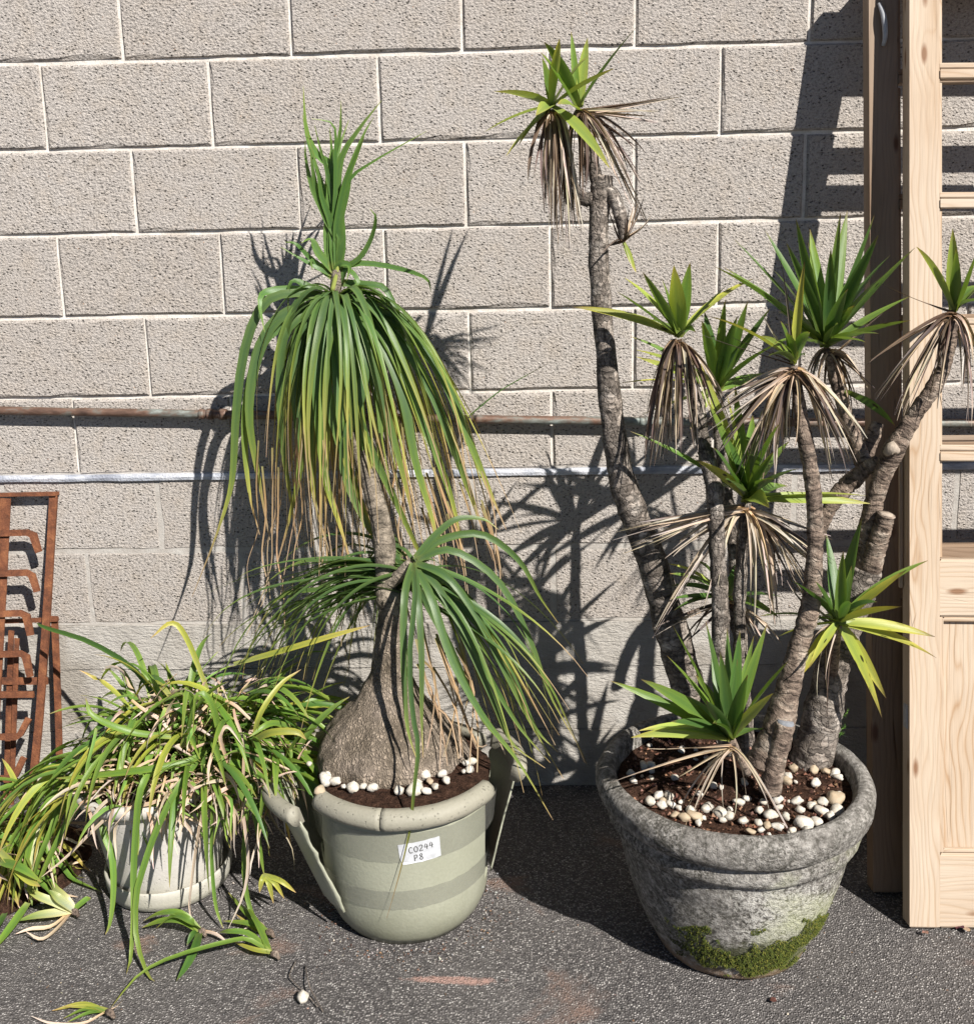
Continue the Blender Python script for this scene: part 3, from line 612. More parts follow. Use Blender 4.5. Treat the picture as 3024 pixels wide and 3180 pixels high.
# ------------------------------------------------------------------ pale pot with saucer
LP = Vector((-.695, -.412, 0))
lpot = thing('clay_pot', 'pale weathered clay pot on a saucer under strappy leaves', 'pot', LP)
tl_ = lambda v: v+Vector((-.02, 0, 0))*(v.z/.27)
vs, fs = lathe(LP.x, LP.y, dense([(0, .012), (.112, .012), (.118, .02), (.124, .05), (.133, .12), (.143, .19), (.152, .232), (.160, .238), (.170, .243), (.1735, .256), (.1715, .266), (.163, .270), (.155, .266), (.150, .25), (.14, .2), (0, .19)], .012), 80, disp=lambda p, a: p+Vector((p.x, p.y, 0)).normalized()*.0012*noise.noise(p*9) if p.length > .05 else p)
add('body', lpot, [tl_(v) for v in vs], fs, M['paleclay'])
vs, fs = lathe(LP.x, LP.y, dense([(0, 0), (.122, 0), (.134, .004), (.138, .02), (.1405, .046), (.138, .050), (.1335, .048), (.131, .012), (0, .0115)], .012), 80); add('saucer', lpot, vs, fs, M['paleclay'])
soil_disc(lpot, LP, .149, .243, .006, 5)

# ------------------------------------------------------------------ pebbles
def peb_mesh(seed):
    r = random.Random(seed); vs = []; fs = []; nu, nv = 12, 8; o = Vector((seed*7.1, 3, 1)); b = r.uniform(.62, .85); c = r.uniform(.5, .72)
    vs.append(Vector((0, 0, 1)))
    for k in range(1, nv):
        th = math.pi*k/nv
        for j in range(nu): a = 2*math.pi*j/nu; vs.append(Vector((math.sin(th)*math.cos(a), math.sin(th)*math.sin(a), math.cos(th))))
    vs.append(Vector((0, 0, -1))); L = len(vs)-1
    vs = [Vector((v.x, v.y*b, v.z*c))*(1+.36*noise.noise(v*1.2+o)+.13*noise.noise(v*2.9+o)) for v in vs]
    for j in range(nu): fs.append((0, 1+j, 1+(j+1) % nu)); fs.append((L, L-nu+(j+1) % nu, L-nu+j))
    for k in range(nv-2):
        for j in range(nu): q = 1+k*nu; fs.append((q+j, q+nu+j, q+nu+(j+1) % nu, q+(j+1) % nu))
    return mesh('pebble', vs, fs, M['pebble'])
PB = [peb_mesh(s) for s in range(9)]; PT = [peb_mesh(s+20) for s in range(4)]
for me in PT: me.materials.clear(); me.materials.append(M['tanpeb'])
def pebble(p, s, label, group):
    tan = random.random() < .16
    if tan: label = label.replace('white', 'tan'); group = group.replace('white', 'tan')
    o = obj('pebble', random.choice(PT if tan else PB), None, label=label, category='pebble', group=group); o.location = p; o.scale = (s, s, s); o.rotation_euler = (rnd(-.3, .3), rnd(-.3, .3), rnd(0, 6.3)); return o
big_px = [(1252, 1543, 13), (1268, 1532, 11), (1275, 1551, 9), (1293, 1550, 8), (1307, 1556, 7), (1338, 1572, 13), (1318, 1575, 10), (1363, 1556, 12), (1388, 1567, 13), (1405, 1572, 9), (1424, 1545, 10), (1438, 1538, 8), (1432, 1581, 9), (1462, 1561, 8), (1484, 1570, 12), (1498, 1592, 11), (1513, 1573, 9), (1548, 1587, 15), (1573, 1585, 11), (1583, 1563, 12), (1563, 1552, 11), (1535, 1543, 10), (1498, 1540, 10), (1500, 1555, 8), (1610, 1540, 17), (1618, 1563, 13), (1585, 1545, 10), (1514, 1505, 12), (1518, 1495, 9), (1528, 1480, 9), (1567, 1482, 12), (1592, 1486, 9), (1608, 1490, 10), (1622, 1497, 9), (1597, 1463, 11), (1571, 1508, 10), (1240, 1475, 10), (1254, 1474, 9), (1215, 1490, 9), (1300, 1498, 7), (1348, 1530, 7), (1374, 1514, 8), (1389, 1517, 6), (1434, 1508, 8), (1288, 1534, 8), (1300, 1570, 8), (1392, 1580, 6), (1526, 1600, 7), (1445, 1602, 8), (1220, 1505, 8), (1256, 1545, 7), (1370, 1475, 9), (1288, 1386, 8), (1298, 1385, 9), (1330, 1560, 8), (1470, 1545, 7), (1540, 1560, 8), (1556, 1600, 9), (1600, 1572, 10), (1478, 1590, 7), (1345, 1585, 8), (1312, 1545, 6), (1460, 1585, 8)]
for x, y, s in big_px:
    p = gz(x, y, SOILZ+.006); d = Vector((p.x-RP.x, p.y-RP.y, 0))
    if d.length > .212: d = d.normalized()*.212; p = Vector((RP.x, RP.y, p.z))+d
    pebble(p, s*.00122, 'white river pebble on the soil of the lichen covered concrete pot', 'white pebbles in the concrete pot')
for i in range(36):
    a, q = rnd(0, 6.3), .21*math.sqrt(rnd(.1, 1)); pebble(Vector((RP.x+q*math.sin(a), RP.y-q*math.cos(a), SOILZ+.003)), rnd(.005, .009), 'white river pebble on the soil of the lichen covered concrete pot', 'white pebbles in the concrete pot')
mid_px = [(617, 1503, 15), (632, 1493, 9), (645, 1505, 12), (680, 1517, 13), (700, 1514, 9), (718, 1518, 10), (734, 1507, 10), (768, 1523, 12), (800, 1520, 17), (822, 1524, 10), (819, 1494, 12), (838, 1483, 12), (852, 1491, 9), (860, 1503, 9), (838, 1515, 9), (828, 1505, 7), (805, 1508, 8), (898, 1470, 9), (909, 1466, 10), (905, 1482, 9), (893, 1486, 7), (597, 1531, 11), (585, 1472, 6), (662, 1515, 6)]
for x, y, s in mid_px:
    p = gz(x, y, .334); d = Vector((p.x-MP.x, p.y-MP.y, 0)); mx = .172 if x > 610 else .2
    if d.length > mx: d = d.normalized()*mx; p = Vector((MP.x+d.x, MP.y+d.y, p.z))
    pebble(p, s*.00118, 'white pebble around the swollen palm base in the taped pot', 'white pebbles in the taped pot')
o = pebble(gz(583, 1921, .011), .0165, 'single cream stone lying alone on the tarmac beside dry twigs', 'loose stones'); del o['group']

# ------------------------------------------------------------------ leaf palettes
YG = [(0, (.25, .31, .08)), (.15, (.14, .235, .05)), (.6, (.125, .225, .045)), (.92, (.17, .25, .05)), (1, (.20, .13, .05))]
YY = [(0, (.26, .32, .10)), (.2, (.27, .37, .08)), (.75, (.33, .41, .09)), (1, (.42, .38, .10))]
YD = [(0, (.16, .23, .06)), (.3, (.075, .155, .04)), (.9, (.085, .165, .04)), (1, (.16, .12, .05))]
YS = [(0, (.28, .34, .08)), (.4, (.34, .39, .07)), (.85, (.38, .37, .07)), (.95, (.15, .08, .04)), (1, (.06, .03, .02))]
DRY = [(0, (.40, .27, .15)), (.15, (.47, .37, .27)), (.7, (.52, .45, .37)), (1, (.42, .36, .31))]
DRYD = [(0, (.14, .085, .05)), (.3, (.105, .075, .058)), (.8, (.17, .135, .115)), (1, (.12, .10, .09))]
def jc(c, j): k = 1+rnd(-j, j); return (c[0]*k*(1+rnd(-j, j)*.6), c[1]*k, c[2]*k*(1+rnd(-j, j)))
def pal(stops, j=.15):
    s = [(p, jc(c, j)) for p, c in stops]; return lambda t: ramp(s, t)

# ------------------------------------------------------------------ yucca
YR = Vector((RP.x-.02, RP.y+.02, SOILZ-.03))
yuc = thing('yucca', 'many stemmed spineless yucca with spiky rosettes and hanging dead leaves', 'yucca', YR)
def stem(nm, P, rd, mat, n=50, sides=12, amp=.05, lump=.14, parent=None):
    W = [at(*p) for p in P]; vs, fs, uv = tube(W, [r*1.0*(-(-2.573-p[2])/FPX) for r, p in zip(rd, P)], n, sides, amp, lump, seed=P[0][0]*.01)
    return add(nm, yuc, vs, fs, mat, parent, uvs=uv)
def ylen(a, b, L, sgn):
    d = (b-a); pr_ = math.hypot(d.x, d.z); return math.sqrt(max(0, L*L-pr_*pr_))*.75*sgn
def yleaf(par, c, tip, L, wd, pl, mat, sgn=None, bow=.02):
    s = sgn if sgn is not None else random.choice((-1, -1, 1, -.4))
    A = at(*c); B = at(tip[0], tip[1], c[2]); dy = ylen(A, B, L, s); Y = min(c[2]+dy, -.02)
    lim = -.36 if tip[0] > 1690 else -.02
    if tip[0] > 1690: lim = -(.64-.2*B.z)-.01
    Y = min(Y, lim); B = at(tip[0], tip[1], Y)
    d = B-A; mid = A+d*.5+Vector((0, 0, abs(bow)))*(1 if d.z < d.length*.8 else .4)
    S = [A*(1-t)**2+mid*2*t*(1-t)+B*t*t for t in (i/9 for i in range(10))]
    axis = Vector((0, -.35, 1)).normalized(); T = d.normalized(); U = axis-T*axis.dot(T)
    if U.length < .35: U = U+Vector((rnd(-.4, .4), -.8, .2))
    h = lambda t: wd*.5*(.62+.38*min(1, t/.35))*max(0, 1-max(0, (t-.35)/.65)**1.7)+.0004
    blade('leaf', yuc, par, S, h, U.normalized(), pal(pl, .13), mat, fold=rnd(.2, .5), twist=rnd(-.7, .7), tw0=rnd(-.7, .7))
def dleaf(par, c, tip, wd=.008, dark=None, out=.035):
    A = at(*c); Y = min(c[2]+rnd(-.06, .045), -.03)
    if tip[0] > 1690: Y = min(Y, c[2]-.0)
    B = at(tip[0], tip[1], Y); d = B-A; hz = Vector((d.x, d.y, 0)); hz = hz.normalized() if hz.length > .001 else Vector((0, -1, 0))
    C1 = A+hz*min(out*rnd(.4, 1.), .35*d.length)+Vector((0, 0, rnd(-.004, .014))); C2 = A+d*.55+hz*out*.5+Vector((rnd(-.012, .012), rnd(-.012, .012), 0))
    dk = random.random() < .42 if dark is None else dark; wd *= .8
    blade('dead_leaf', yuc, par, bez(A, C1, C2, B, 10), lambda t: wd*.5*(1.05-.35*t)*max(.0, 1-t**4)+.0004, Vector((rnd(-.9, .9), -1, rnd(-.3, .5))).normalized(), pal(DRYD if dk else DRY, .2), M['dry'], fold=rnd(.3, .9), twist=rnd(-2.6, 2.6), tw0=rnd(-1, 1))
def rosette(par, c, tips, L, wd, pl=YG, mat='leaf', extra=0, exr=60):
    for t in tips:
        p = pl; mm = mat; k = 1.; s = None
        if len(t) > 2: p = t[2] or pl
        if len(t) > 3: k = t[3]
        if len(t) > 4: mm = t[4]
        if len(t) > 5: s = t[5]
        cc = (c[0]+rnd(-3, 3), c[1]+rnd(-3, 3), c[2]+rnd(-.006, .006)); yleaf(par, cc, t, L*rnd(.92, 1.08), wd*.86*k*rnd(.85, 1.12), p, M[mm], s, rnd(.005, .028))
    for _ in range(extra):
        a = rnd(0, 6.283); r = exr*rnd(.35, 1.); yleaf(par, c, (c[0]+r*math.cos(a), c[1]-r*abs(math.sin(a))*rnd(.3, 1.)), L*rnd(.6, .95), wd*rnd(.55, .9), random.choice((pl, YD, YG)), M[mat], random.choice((-1, 1)), .02)
def skirt(par, c, tips, rep=2, j=9, wd=.008, dark=None):
    rep = rep+(rep > 1)
    for t in tips:
        for _ in range(rep): dleaf(par, (c[0]+rnd(-7, 7), c[1]+rnd(-2, 7), c[2]+rnd(-.012, .012)), (t[0]+rnd(-j, j), t[1]+rnd(-j, j)*1.6), wd*rnd(.6, 1.25), dark)
# tall stem
T1 = stem('stem', [(1352, 1395, -.47), (1318, 1300, -.47), (1290, 1200, -.465), (1248, 1060, -.475), (1200, 930, -.48), (1178, 790, -.48), (1160, 600, -.48), (1152, 450, -.475), (1158, 375, -.47), (1159, 338, -.47)], [34, 33, 33, 30, 26, 22, 19, 19, 20.5, 20], M['bark'], 90, 14)
add('cut_end', yuc, *tube([at(1159, 340, -.47), at(1159.5, 336.5, -.47)], [.0155, .0135], 4, 12, 0, .1)[:2], M['cut'], T1)
s1b = stem('branch', [(1150, 352, -.47), (1142, 318, -.47), (1130, 296, -.47), (1122, 255, -.47), (1114, 212, -.47)], [11, 12, 14, 10, 8], M['bark'], 26, 10, .08)
s1a = stem('branch', [(1140, 384, -.47), (1122, 381, -.47), (1100, 352, -.475), (1080, 290, -.475), (1066, 210, -.475)], [13, 12, 10, 10, 8], M['bark'], 30, 10, .08)
s1c = stem('branch', [(1158, 388, -.47), (1175, 370, -.48), (1186, 388, -.485), (1197, 425, -.49), (1199, 462, -.49)], [12, 12, 14, 12, 5], M['bark'], 30, 10, .1)
rosette(s1a, (1064, 205, -.475), [(950, 176, YY), (933, 254, YY, .7), (975, 300, YY), (999, 279, YY, .7), (1044, 110, YG), (1078, 74, YY, .8), (1133, 108, YY, 1.5, 'leaf', -.2), (1183, 131, YY, 1.05, 'leaf', -.5), (1174, 323, YY, 1.15, 'leaf', -1), (1032, 222, YY, 1.2, 'leaf', -1)], .2, .027)
rosette(s1b, (1114, 208, -.47), [(1048, 80, YG, .9), (1041, 100, YG), (1132, 72, YY, 1.), (1228, 49, YG, .75), (1074, 200, YY), (1100, 60, YG, .6)], .2, .026)
skirt(s1a, (1066, 217, -.475), [(1057, 405), (1062, 430), (1072, 455), (1083, 463), (1075, 400), (1090, 470), (1101, 425), (1112, 440), (1123, 440), (1117, 408), (1068, 380), (1049, 380), (1090, 390), (1105, 395)], 4, 9, .0085)
skirt(s1a, (1066, 217, -.475), [(1022, 342), (1055, 350), (1065, 350), (1078, 350)], 2, 6, .009, True)
skirt(s1b, (1116, 214, -.47), [(1309, 184), (1272, 209), (1262, 226), (1238, 296), (1238, 341), (1252, 440), (1222, 400), (1205, 330), (1190, 300), (1180, 330), (1215, 360), (1150, 345), (1128, 345)], 2, 7, .007)
skirt(s1b, (1116, 214, -.47), [(1135, 350), (1105, 330), (1120, 370)], 3, 8, .009, True)
for tp in ((1241, 377), (1254, 412), (1232, 385), (1238, 432), (1222, 392), (1212, 400), (1228, 420), (1148, 476), (1160, 487), (1190, 410), (1170, 400)): dleaf(s1c, (1200, 464, -.49), tp, .007, random.random() < .6, .02)
yleaf(s1c, (1200, 466, -.49), (1225, 524), .07, .011, YY, M['leafs'], 0, .0); dleaf(s1c, (1199, 468, -.49), (1219, 520), .004, False, .01)
# mid left stems
T3 = stem('stem', [(1402, 1450, -.6), (1392, 1330, -.6), (1388, 1200, -.6), (1381, 1060, -.595), (1376, 950, -.59), (1364, 890, -.58), (1352, 845, -.57), (1346, 790, -.56), (1332, 735, -.55), (1310, 655, -.55)], [19, 18, 17, 16, 17, 16, 14, 13, 11, 8], M['bark'], 80, 12, .10, .25)
T3b = stem('stem', [(1432, 1460, -.57), (1425, 1330, -.57), (1424, 1200, -.57), (1427, 1100, -.57), (1432, 1020, -.57), (1437, 968, -.57)], [14, 12, 12, 12, 11, 9], M['bark'], 50, 12, .1, .25)
rosette(T3, (1307, 648, -.55), [(1101, 591, YS, .85, 'leafs'), (1187, 561, YG), (1203, 535, YY, .9), (1238, 524, YG, .8), (1275, 537, YG, .6), (1298, 511, YY, 1.3), (1329, 505, YG, 1.1), (1398, 551, YG, .8, 'leafs'), (1453, 536, YS, .8, 'leafs')], .21, .026, extra=4, exr=90)
skirt(T3, (1307, 658, -.55), [(1242, 880), (1250, 886), (1267, 884), (1275, 866), (1309, 874), (1260, 840), (1270, 820), (1285, 850), (1292, 800), (1252, 815), (1297, 830)], 4, 10, .0085)
skirt(T3, (1309, 660, -.55), [(1392, 770), (1408, 824), (1338, 860), (1365, 790), (1334, 810), (1345, 760), (1380, 800)], 2, 9, .0085)
T8 = stem('stem', [(1440, 1440, -.45), (1425, 1200, -.42), (1400, 950, -.40), (1385, 850, -.38), (1382, 755, -.37)], [14, 12, 11, 10, 8], M['bark'], 50, 10, .1, .2)
rosette(T8, (1382, 750, -.37), [(1357, 600, YD, 1.25), (1352, 618, YG), (1397, 577, YG), (1440, 580, YG, 1.1), (1483, 594, YD, .9), (1420, 610, YD, 1.1), (1458, 687, YY), (1187, 740, YS, .5, 'leafs'), (1231, 801, YY, .7), (1330, 826, YY, .8), (1214, 648, YG, .6), (1226, 674, YY, .7), (1225, 687, YY, .8), (1455, 640, YG), (1330, 790, YY), (1500, 660, YG), (1480, 720, YG)], .24, .027, extra=7, exr=110)
rosette(T3b, (1438, 964, -.57), [(1214, 831, YG, .8), (1340, 886, YS, 1.2, 'leafs'), (1374, 862, YD, 1.2), (1363, 772, YG, 1.3), (1350, 700, YY, .9), (1416, 742, YG), (1400, 760, YY, 1.), (1468, 790, YG), (1502, 815, YG), (1537, 903, YD, 1.2), (1676, 970, YY, 1., 'leaf', -.2), (1668, 955, YY, .8, 'leaf', .4), (1482, 978, YY, 1.2, 'leaf', -1), (1400, 840, YD, 1.1), (1450, 800, YG, 1.1), (1520, 850, YG, 1.1), (1490, 870, YG)], .24, .03, extra=7, exr=120)
skirt(T3b, (1436, 978, -.57), [(1187, 1029), (1203, 1060), (1235, 1015), (1242, 1020), (1255, 1045), (1300, 1050), (1365, 1156), (1375, 1120), (1265, 1216), (1520, 1066), (1489, 1192), (1455, 1200), (1500, 1222), (1440, 1150), (1450, 1100), (1290, 1075)], 2, 10, .0095, False)
skirt(T3b, (1440, 985, -.57), [(1540, 1050), (1560, 1065), (1590, 1080), (1600, 1100), (1570, 1110), (1530, 1120), (1500, 1100), (1540, 1090), (1550, 1130), (1510, 1140), (1480, 1120), (1600, 1050), (1520, 1020)], 2, 14, .008)
s10 = stem('branch', [(1424, 1240, -.5), (1412, 1200, -.5), (1400, 1160, -.5)], [8, 8, 7], M['bark'], 14, 9, .08)
rosette(s10, (1400, 1152, -.5), [(1285, 1086, YY, .8), (1294, 1128, YD), (1292, 1154, YD), (1298, 1176, YD), (1340, 1080, YG), (1505, 1150, YD), (1500, 1190, YG), (1440, 1070, YD), (1290, 1105, YG, .7)], .16, .026)
skirt(s10, (1402, 1160, -.5), [(1265, 1215), (1500, 1230), (1470, 1250), (1330, 1230), (1455, 1230), (1380, 1270)], 2, 10, .008)
# front stem
T2 = stem('stem', [(1470, 1475, -.66), (1492, 1420, -.66), (1512, 1350, -.66), (1536, 1255, -.655), (1558, 1180, -.65), (1568, 1090, -.645), (1570, 1000, -.64), (1561, 900, -.635), (1549, 840, -.63), (1541, 790, -.625), (1530, 705, -.62)], [38, 34, 26, 21, 18.5, 17, 16, 15, 15, 12, 8], M['bark2'], 110, 14, .07, .12)
rosette(T2, (1529, 698, -.62), [(1503, 618, YG, .9), (1460, 647, YY, .8), (1550, 503, YS, 1., 'leaf', -.3), (1362, 608, YS, .7), (1515, 640, YG), (1495, 660, YG, .8), (1560, 640, YG)], .19, .024, extra=3, exr=70)
dleaf(T2, (1529, 700, -.62), (1503, 497), .007, True, .005); dleaf(T2, (1527, 700, -.62), (1468, 603), .006, False, .01); dleaf(T2, (1527, 702, -.62), (1336, 638), .006, True, .02); dleaf(T2, (1527, 702, -.62), (1410, 650), .006, True, .02)
skirt(T2, (1529, 712, -.62), [(1391, 766), (1358, 823), (1386, 858), (1400, 835), (1419, 921), (1456, 880), (1472, 928), (1489, 928), (1480, 850), (1465, 820), (1440, 870), (1510, 850), (1500, 880), (1522, 870)], 3, 10, .009)
skirt(T2, (1531, 712, -.62), [(1602, 883), (1607, 921), (1639, 904), (1654, 883), (1662, 844), (1620, 850), (1590, 830), (1605, 800)], 2, 9, .009)
# right stems
T4 = stem('stem', [(1545, 1500, -.52), (1570, 1440, -.52), (1592, 1340, -.52), (1618, 1240, -.515), (1648, 1160, -.51), (1668, 1095, -.51)], [44, 40, 36, 33, 32, 34], M['bark'], 60, 14, .05, .22)
T4b = stem('branch', [(1662, 1115, -.51), (1668, 1040, -.51), (1684, 965, -.52), (1706, 900, -.53), (1722, 866, -.54), (1762, 798, -.55), (1803, 738, -.555), (1828, 668, -.555), (1838, 604, -.555)], [22, 20, 18, 18, 20, 16, 15, 12, 8], M['bark2'], 90, 12, .09, .1)
add('cut_scar', yuc, *tube([at(1706, 874, -.556), at(1717, 866, -.562), at(1728, 870, -.56)], [.006, .011, .006], 8, 10, .15, .7)[:2], M['cut'], T4b)
s4s = stem('branch', [(1672, 1105, -.52), (1686, 1055, -.53), (1698, 1015, -.54), (1706, 990, -.545)], [24, 20, 18, 17], M['bark2'], 30, 12, .08, .12)
add('cut_end', yuc, *tube([at(1705.5, 992, -.545), at(1706.5, 988, -.545)], [.0155, .0135], 4, 12, 0, .15)[:2], M['cut'], s4s)
s4l = stem('branch', [(1560, 1075, -.47), (1592, 990, -.475), (1625, 940, -.48), (1665, 905, -.49), (1694, 888, -.5)], [14, 15, 16, 15, 13], M['bark2'], 46, 12, .09, .2)
s6 = stem('branch', [(1668, 905, -.47), (1655, 870, -.46), (1640, 825, -.45), (1622, 775, -.44), (1606, 720, -.43), (1592, 672, -.43)], [18, 17, 14, 12, 11, 8], M['bark2'], 46, 12, .09, .15)
stem('stub', [(1660, 900, -.45), (1675, 855, -.44), (1690, 815, -.43)], [16, 15, 12], M['bark2'], 18, 11, .1, .2)
rosette(s6, (1590, 666, -.43), [(1413, 460, YD, .6), (1474, 444, YD, 1.05), (1515, 468, YD), (1533, 421, YD, 1.05), (1560, 441, YG, 1.35), (1556, 466, YG, .6), (1619, 410, YG, .8), (1632, 405, YG, 1.2), (1684, 414, YD, .7), (1692, 452, YD, 1.3), (1715, 491, YD, .9), (1762, 477, YG, 1., 'leafs'), (1754, 570, YG, .8), (1754, 617, YG, 1.4, 'leafs'), (1374, 512, YG, 1.), (1395, 515, YG, .8), (1633, 556, YD), (1490, 520, YD), (1545, 520, YD, 1.2), (1600, 480, YD, 1.2), (1650, 520, YD, 1.1), (1690, 560, YD), (1680, 620, YD), (1500, 600, YD), (1640, 600, YG), (1560, 560, YD), (1700, 530, YD, .9)], .29, .029, extra=9, exr=170)
yleaf(s6, (1628, 755, -.45), (1724, 820), .13, .034, YD, M['leafs'], -.3, .01); yleaf(s6, (1600, 690, -.43), (1700, 603), .16, .014, DRY, M['dry'], -.6, .0)
skirt(s6, (1596, 676, -.43), [(1680, 746), (1646, 795), (1642, 770), (1660, 720), (1630, 760), (1570, 760), (1580, 790), (1560, 730)], 2, 8, .007)
rosette(T4b, (1837, 598, -.555), [(1765, 475, YY, .9), (1835, 440, YY, 1.1, 'leaf', -.2), (1842, 478, YG), (1880, 488, YG), (1890, 552, YG), (1925, 520, YG), (1905, 585, YG)], .17, .024)
skirt(T4b, (1838, 606, -.555), [(1674, 702), (1688, 764), (1698, 775), (1727, 806), (1746, 796), (1783, 780), (1809, 778), (1849, 749), (1867, 812), (1876, 705), (1890, 760), (1820, 720), (1860, 690)], 2, 7, .0075)
dleaf(T4b, (1836, 600, -.555), (1696, 546), .006, True, .02)
rosette(T4, (1615, 1198, -.61), [(1591, 1026, YD, 1.15), (1660, 999, YD, 1.35), (1624, 1062, YG), (1787, 1080, YG, .8), (1746, 1098, YS, 1., 'leafs'), (1737, 1169, YS, 1., 'leafs'), (1801, 1227, YS, 1., 'leafs', -.3), (1804, 1268, YS, 1., 'leafs', -.5), (1707, 1346, YS, 1.1, 'leafs', -.8), (1699, 1384, YS, 1.1, 'leafs', -.6), (1533, 1315, YS, 1.1, 'leafs', -.6), (1558, 1288, YS, .8, 'leafs', -.8), (1500, 1226, YY, .8), (1463, 1187, YG, 1.), (1524, 1118, YD), (1570, 1120, YD), (1690, 1160, YD), (1640, 1090, YG), (1660, 1180, YD)], .2, .026, extra=4, exr=110)
s8 = stem('branch', [(1604, 1300, -.54), (1606, 1250, -.58), (1614, 1200, -.61)], [12, 11, 9], M['bark2'], 16, 10, .08)
skirt(s8, (1612, 1204, -.61), [(1580, 1330), (1592, 1380), (1560, 1250), (1590, 1300), (1520, 1090), (1515, 1130), (1510, 1060), (1600, 1350)], 1, 8, .007)
# front rosette at the soil and the stump beside it
s9 = stem('branch', [(1440, 1490, -.7), (1425, 1460, -.72), (1408, 1425, -.735)], [9, 9, 10], M['bark2'], 14, 10, .05)
rosette(s9, (1405, 1422, -.735), [(1176, 1312, YG, .9), (1235, 1309, YG, 1.), (1284, 1263, YG), (1296, 1206, YG, 1.1), (1359, 1197, YD, 1.), (1387, 1256, YD, 1.1), (1400, 1210, YD, 1.05), (1452, 1226, YG, .8), (1477, 1203, YG), (1519, 1273, YG), (1489, 1336, YY), (1216, 1421, YY, .9), (1231, 1408, YY, .8), (1340, 1300, YG, 1.2), (1420, 1270, YD, 1.1), (1440, 1300, YD), (1360, 1350, YD), (1320, 1340, YD), (1370, 1250, YD), (1425, 1215, YD)], .22, .028, extra=6, exr=150)
skirt(s9, (1409, 1438, -.735), [(1178, 1512), (1308, 1598), (1328, 1603), (1314, 1555), (1413, 1582), (1434, 1548), (1484, 1562), (1534, 1632), (1251, 1448), (1300, 1500)], 1, 5, .0075, False)
skirt(s9, (1409, 1438, -.735), [(1390, 1560), (1345, 1545), (1480, 1540)], 1, 5, .005)
st = stem('stump', [(1482, 1525, -.69), (1490, 1490, -.69), (1500, 1445, -.69), (1513, 1393, -.69)], [24, 21, 19, 18], M['bark2'], 26, 14, .04, .1)
add('cut_end', yuc, *tube([at(1512.6, 1394, -.69), at(1513.6, 1390, -.69)], [.0168, .0148], 4, 14, 0, .08)[:2], M['cutgrey'], st)

# asparagus sprig
asp = thing('asparagus_fern', 'small feathery green sprig at the back rim of the concrete pot', 'fern', at(1597, 1420, -.48))
for k, tp in enumerate(((1632, 1372), (1628, 1402), (1612, 1392), (1606, 1412), (1622, 1415))):
    A = at(1597, 1420, -.48); B = at(tp[0], tp[1], -.5); S = spline([A, (A+B)/2+Vector((0, 0, .006)), B], 12); vs, fs, uv = tube(S, [.0009, .0006, .0003], 12, 5); V = list(vs); Fq = list(fs); n0 = len(V); cc = [(.10, .19, .03)]*n0
    for i in range(2, 12):
        for q in range(6):
            d = Vector((rnd(-1, 1), rnd(-1, 1), rnd(-.4, 1))).normalized()*rnd(.006, .013); s = Vector((rnd(-1, 1), rnd(-1, 1), rnd(-1, 1))).normalized()*.0006; b = len(V); V += [S[i]-s, S[i]+s, S[i]+d]; Fq.append((b, b+1, b+2)); cc += [jc((.10, .22, .035), .3)]*3
    add('frond', asp, V, Fq, M['attr'], cols=cc)

# ------------------------------------------------------------------ ponytail palm
PPX = thing('ponytail_palm', 'tall ponytail palm with swollen corky base and cascading leaves', 'palm', (MP.x+.01, MP.y+.01, .30))
CB = at(748, 1480, -.5)
cpx = Vector((CB.x+.0, -.462, 0))
def dc(p, a):
    fl = 1+.10*math.cos(3*a+1)+.07*math.cos(7*a+.4)+.05*math.cos(11*a+2)+.06*noise.noise(Vector((math.cos(a)*2, math.sin(a)*2, p.z*6))); k = max(0, 1-p.z/.6)
    r = Vector((p.x, p.y, 0)); p = Vector((r.x*(1+(fl-1)*k)*1.06, r.y*(1+(fl-1)*k)*(.88 if r.y < 0 else .95), p.z)); rr = r.length
    if rr > .005: p += r.normalized()*(.006*noise.noise(p*26)+.004*noise.noise(Vector((p.x*70, p.y*70, p.z*45))))*min(1, rr/.06)
    return p
cp = [(.148, .29), (.155, .325), (.149, .35), (.138, .373), (.122, .398), (.098, .423), (.075, .448), (.057, .475), (.046, .50), (.037, .54), (.032, .58), (.0285, .63), (.0275, .66)]
vs, fs = lathe(cpx.x, cpx.y, dense(cp, .0055), 110, disp=dc); vs = [v+Vector((.012*max(0, (v.z-.4)/.25), .03*max(0, (v.z-.4)/.25), 0)) for v in vs]
cau = add('swollen_base', PPX, vs, fs, M['caudex'])
tb = Vector((cpx.x+.012*1.04, cpx.y+.03*1.04, .62))
TP = [tb-Vector((0, 0, .03)), tb+Vector((0, 0, .05)), at(745, 1150, -.43), at(740, 1050, -.40), at(722, 960, -.37), at(692, 860, -.33), at(665, 770, -.29), at(650, 680, -.25), at(646, 600, -.225), at(648, 520, -.215)]
vs, fs, uv = tube(TP, [.0275, .0265, .0245, .0225, .021, .0195, .0175, .016, .015, .011], 110, 14, .035, .10, seed=2.2); trunk = add('trunk', PPX, vs, fs, M['palmbark'], uvs=uv)
vs, fs, uv = tube([at(742, 1130, -.43), at(768, 1110, -.44), at(792, 1085, -.445)], [.014, .014, .012], 16, 12, .04, .1); tr2 = add('branch', PPX, vs, fs, M['palmbark'], uvs=uv)
PG = [(0, (.20, .25, .08)), (.06, (.105, .18, .06)), (.45, (.095, .175, .055)), (.66, (.15, .23, .05)), (.80, (.34, .35, .08)), (.88, (.42, .30, .15)), (1, (.42, .33, .23))]
PG2 = [(0, (.15, .20, .07)), (.06, (.08, .15, .05)), (.6, (.095, .17, .05)), (.82, (.18, .25, .055)), (.93, (.36, .33, .10)), (1, (.38, .27, .15))]
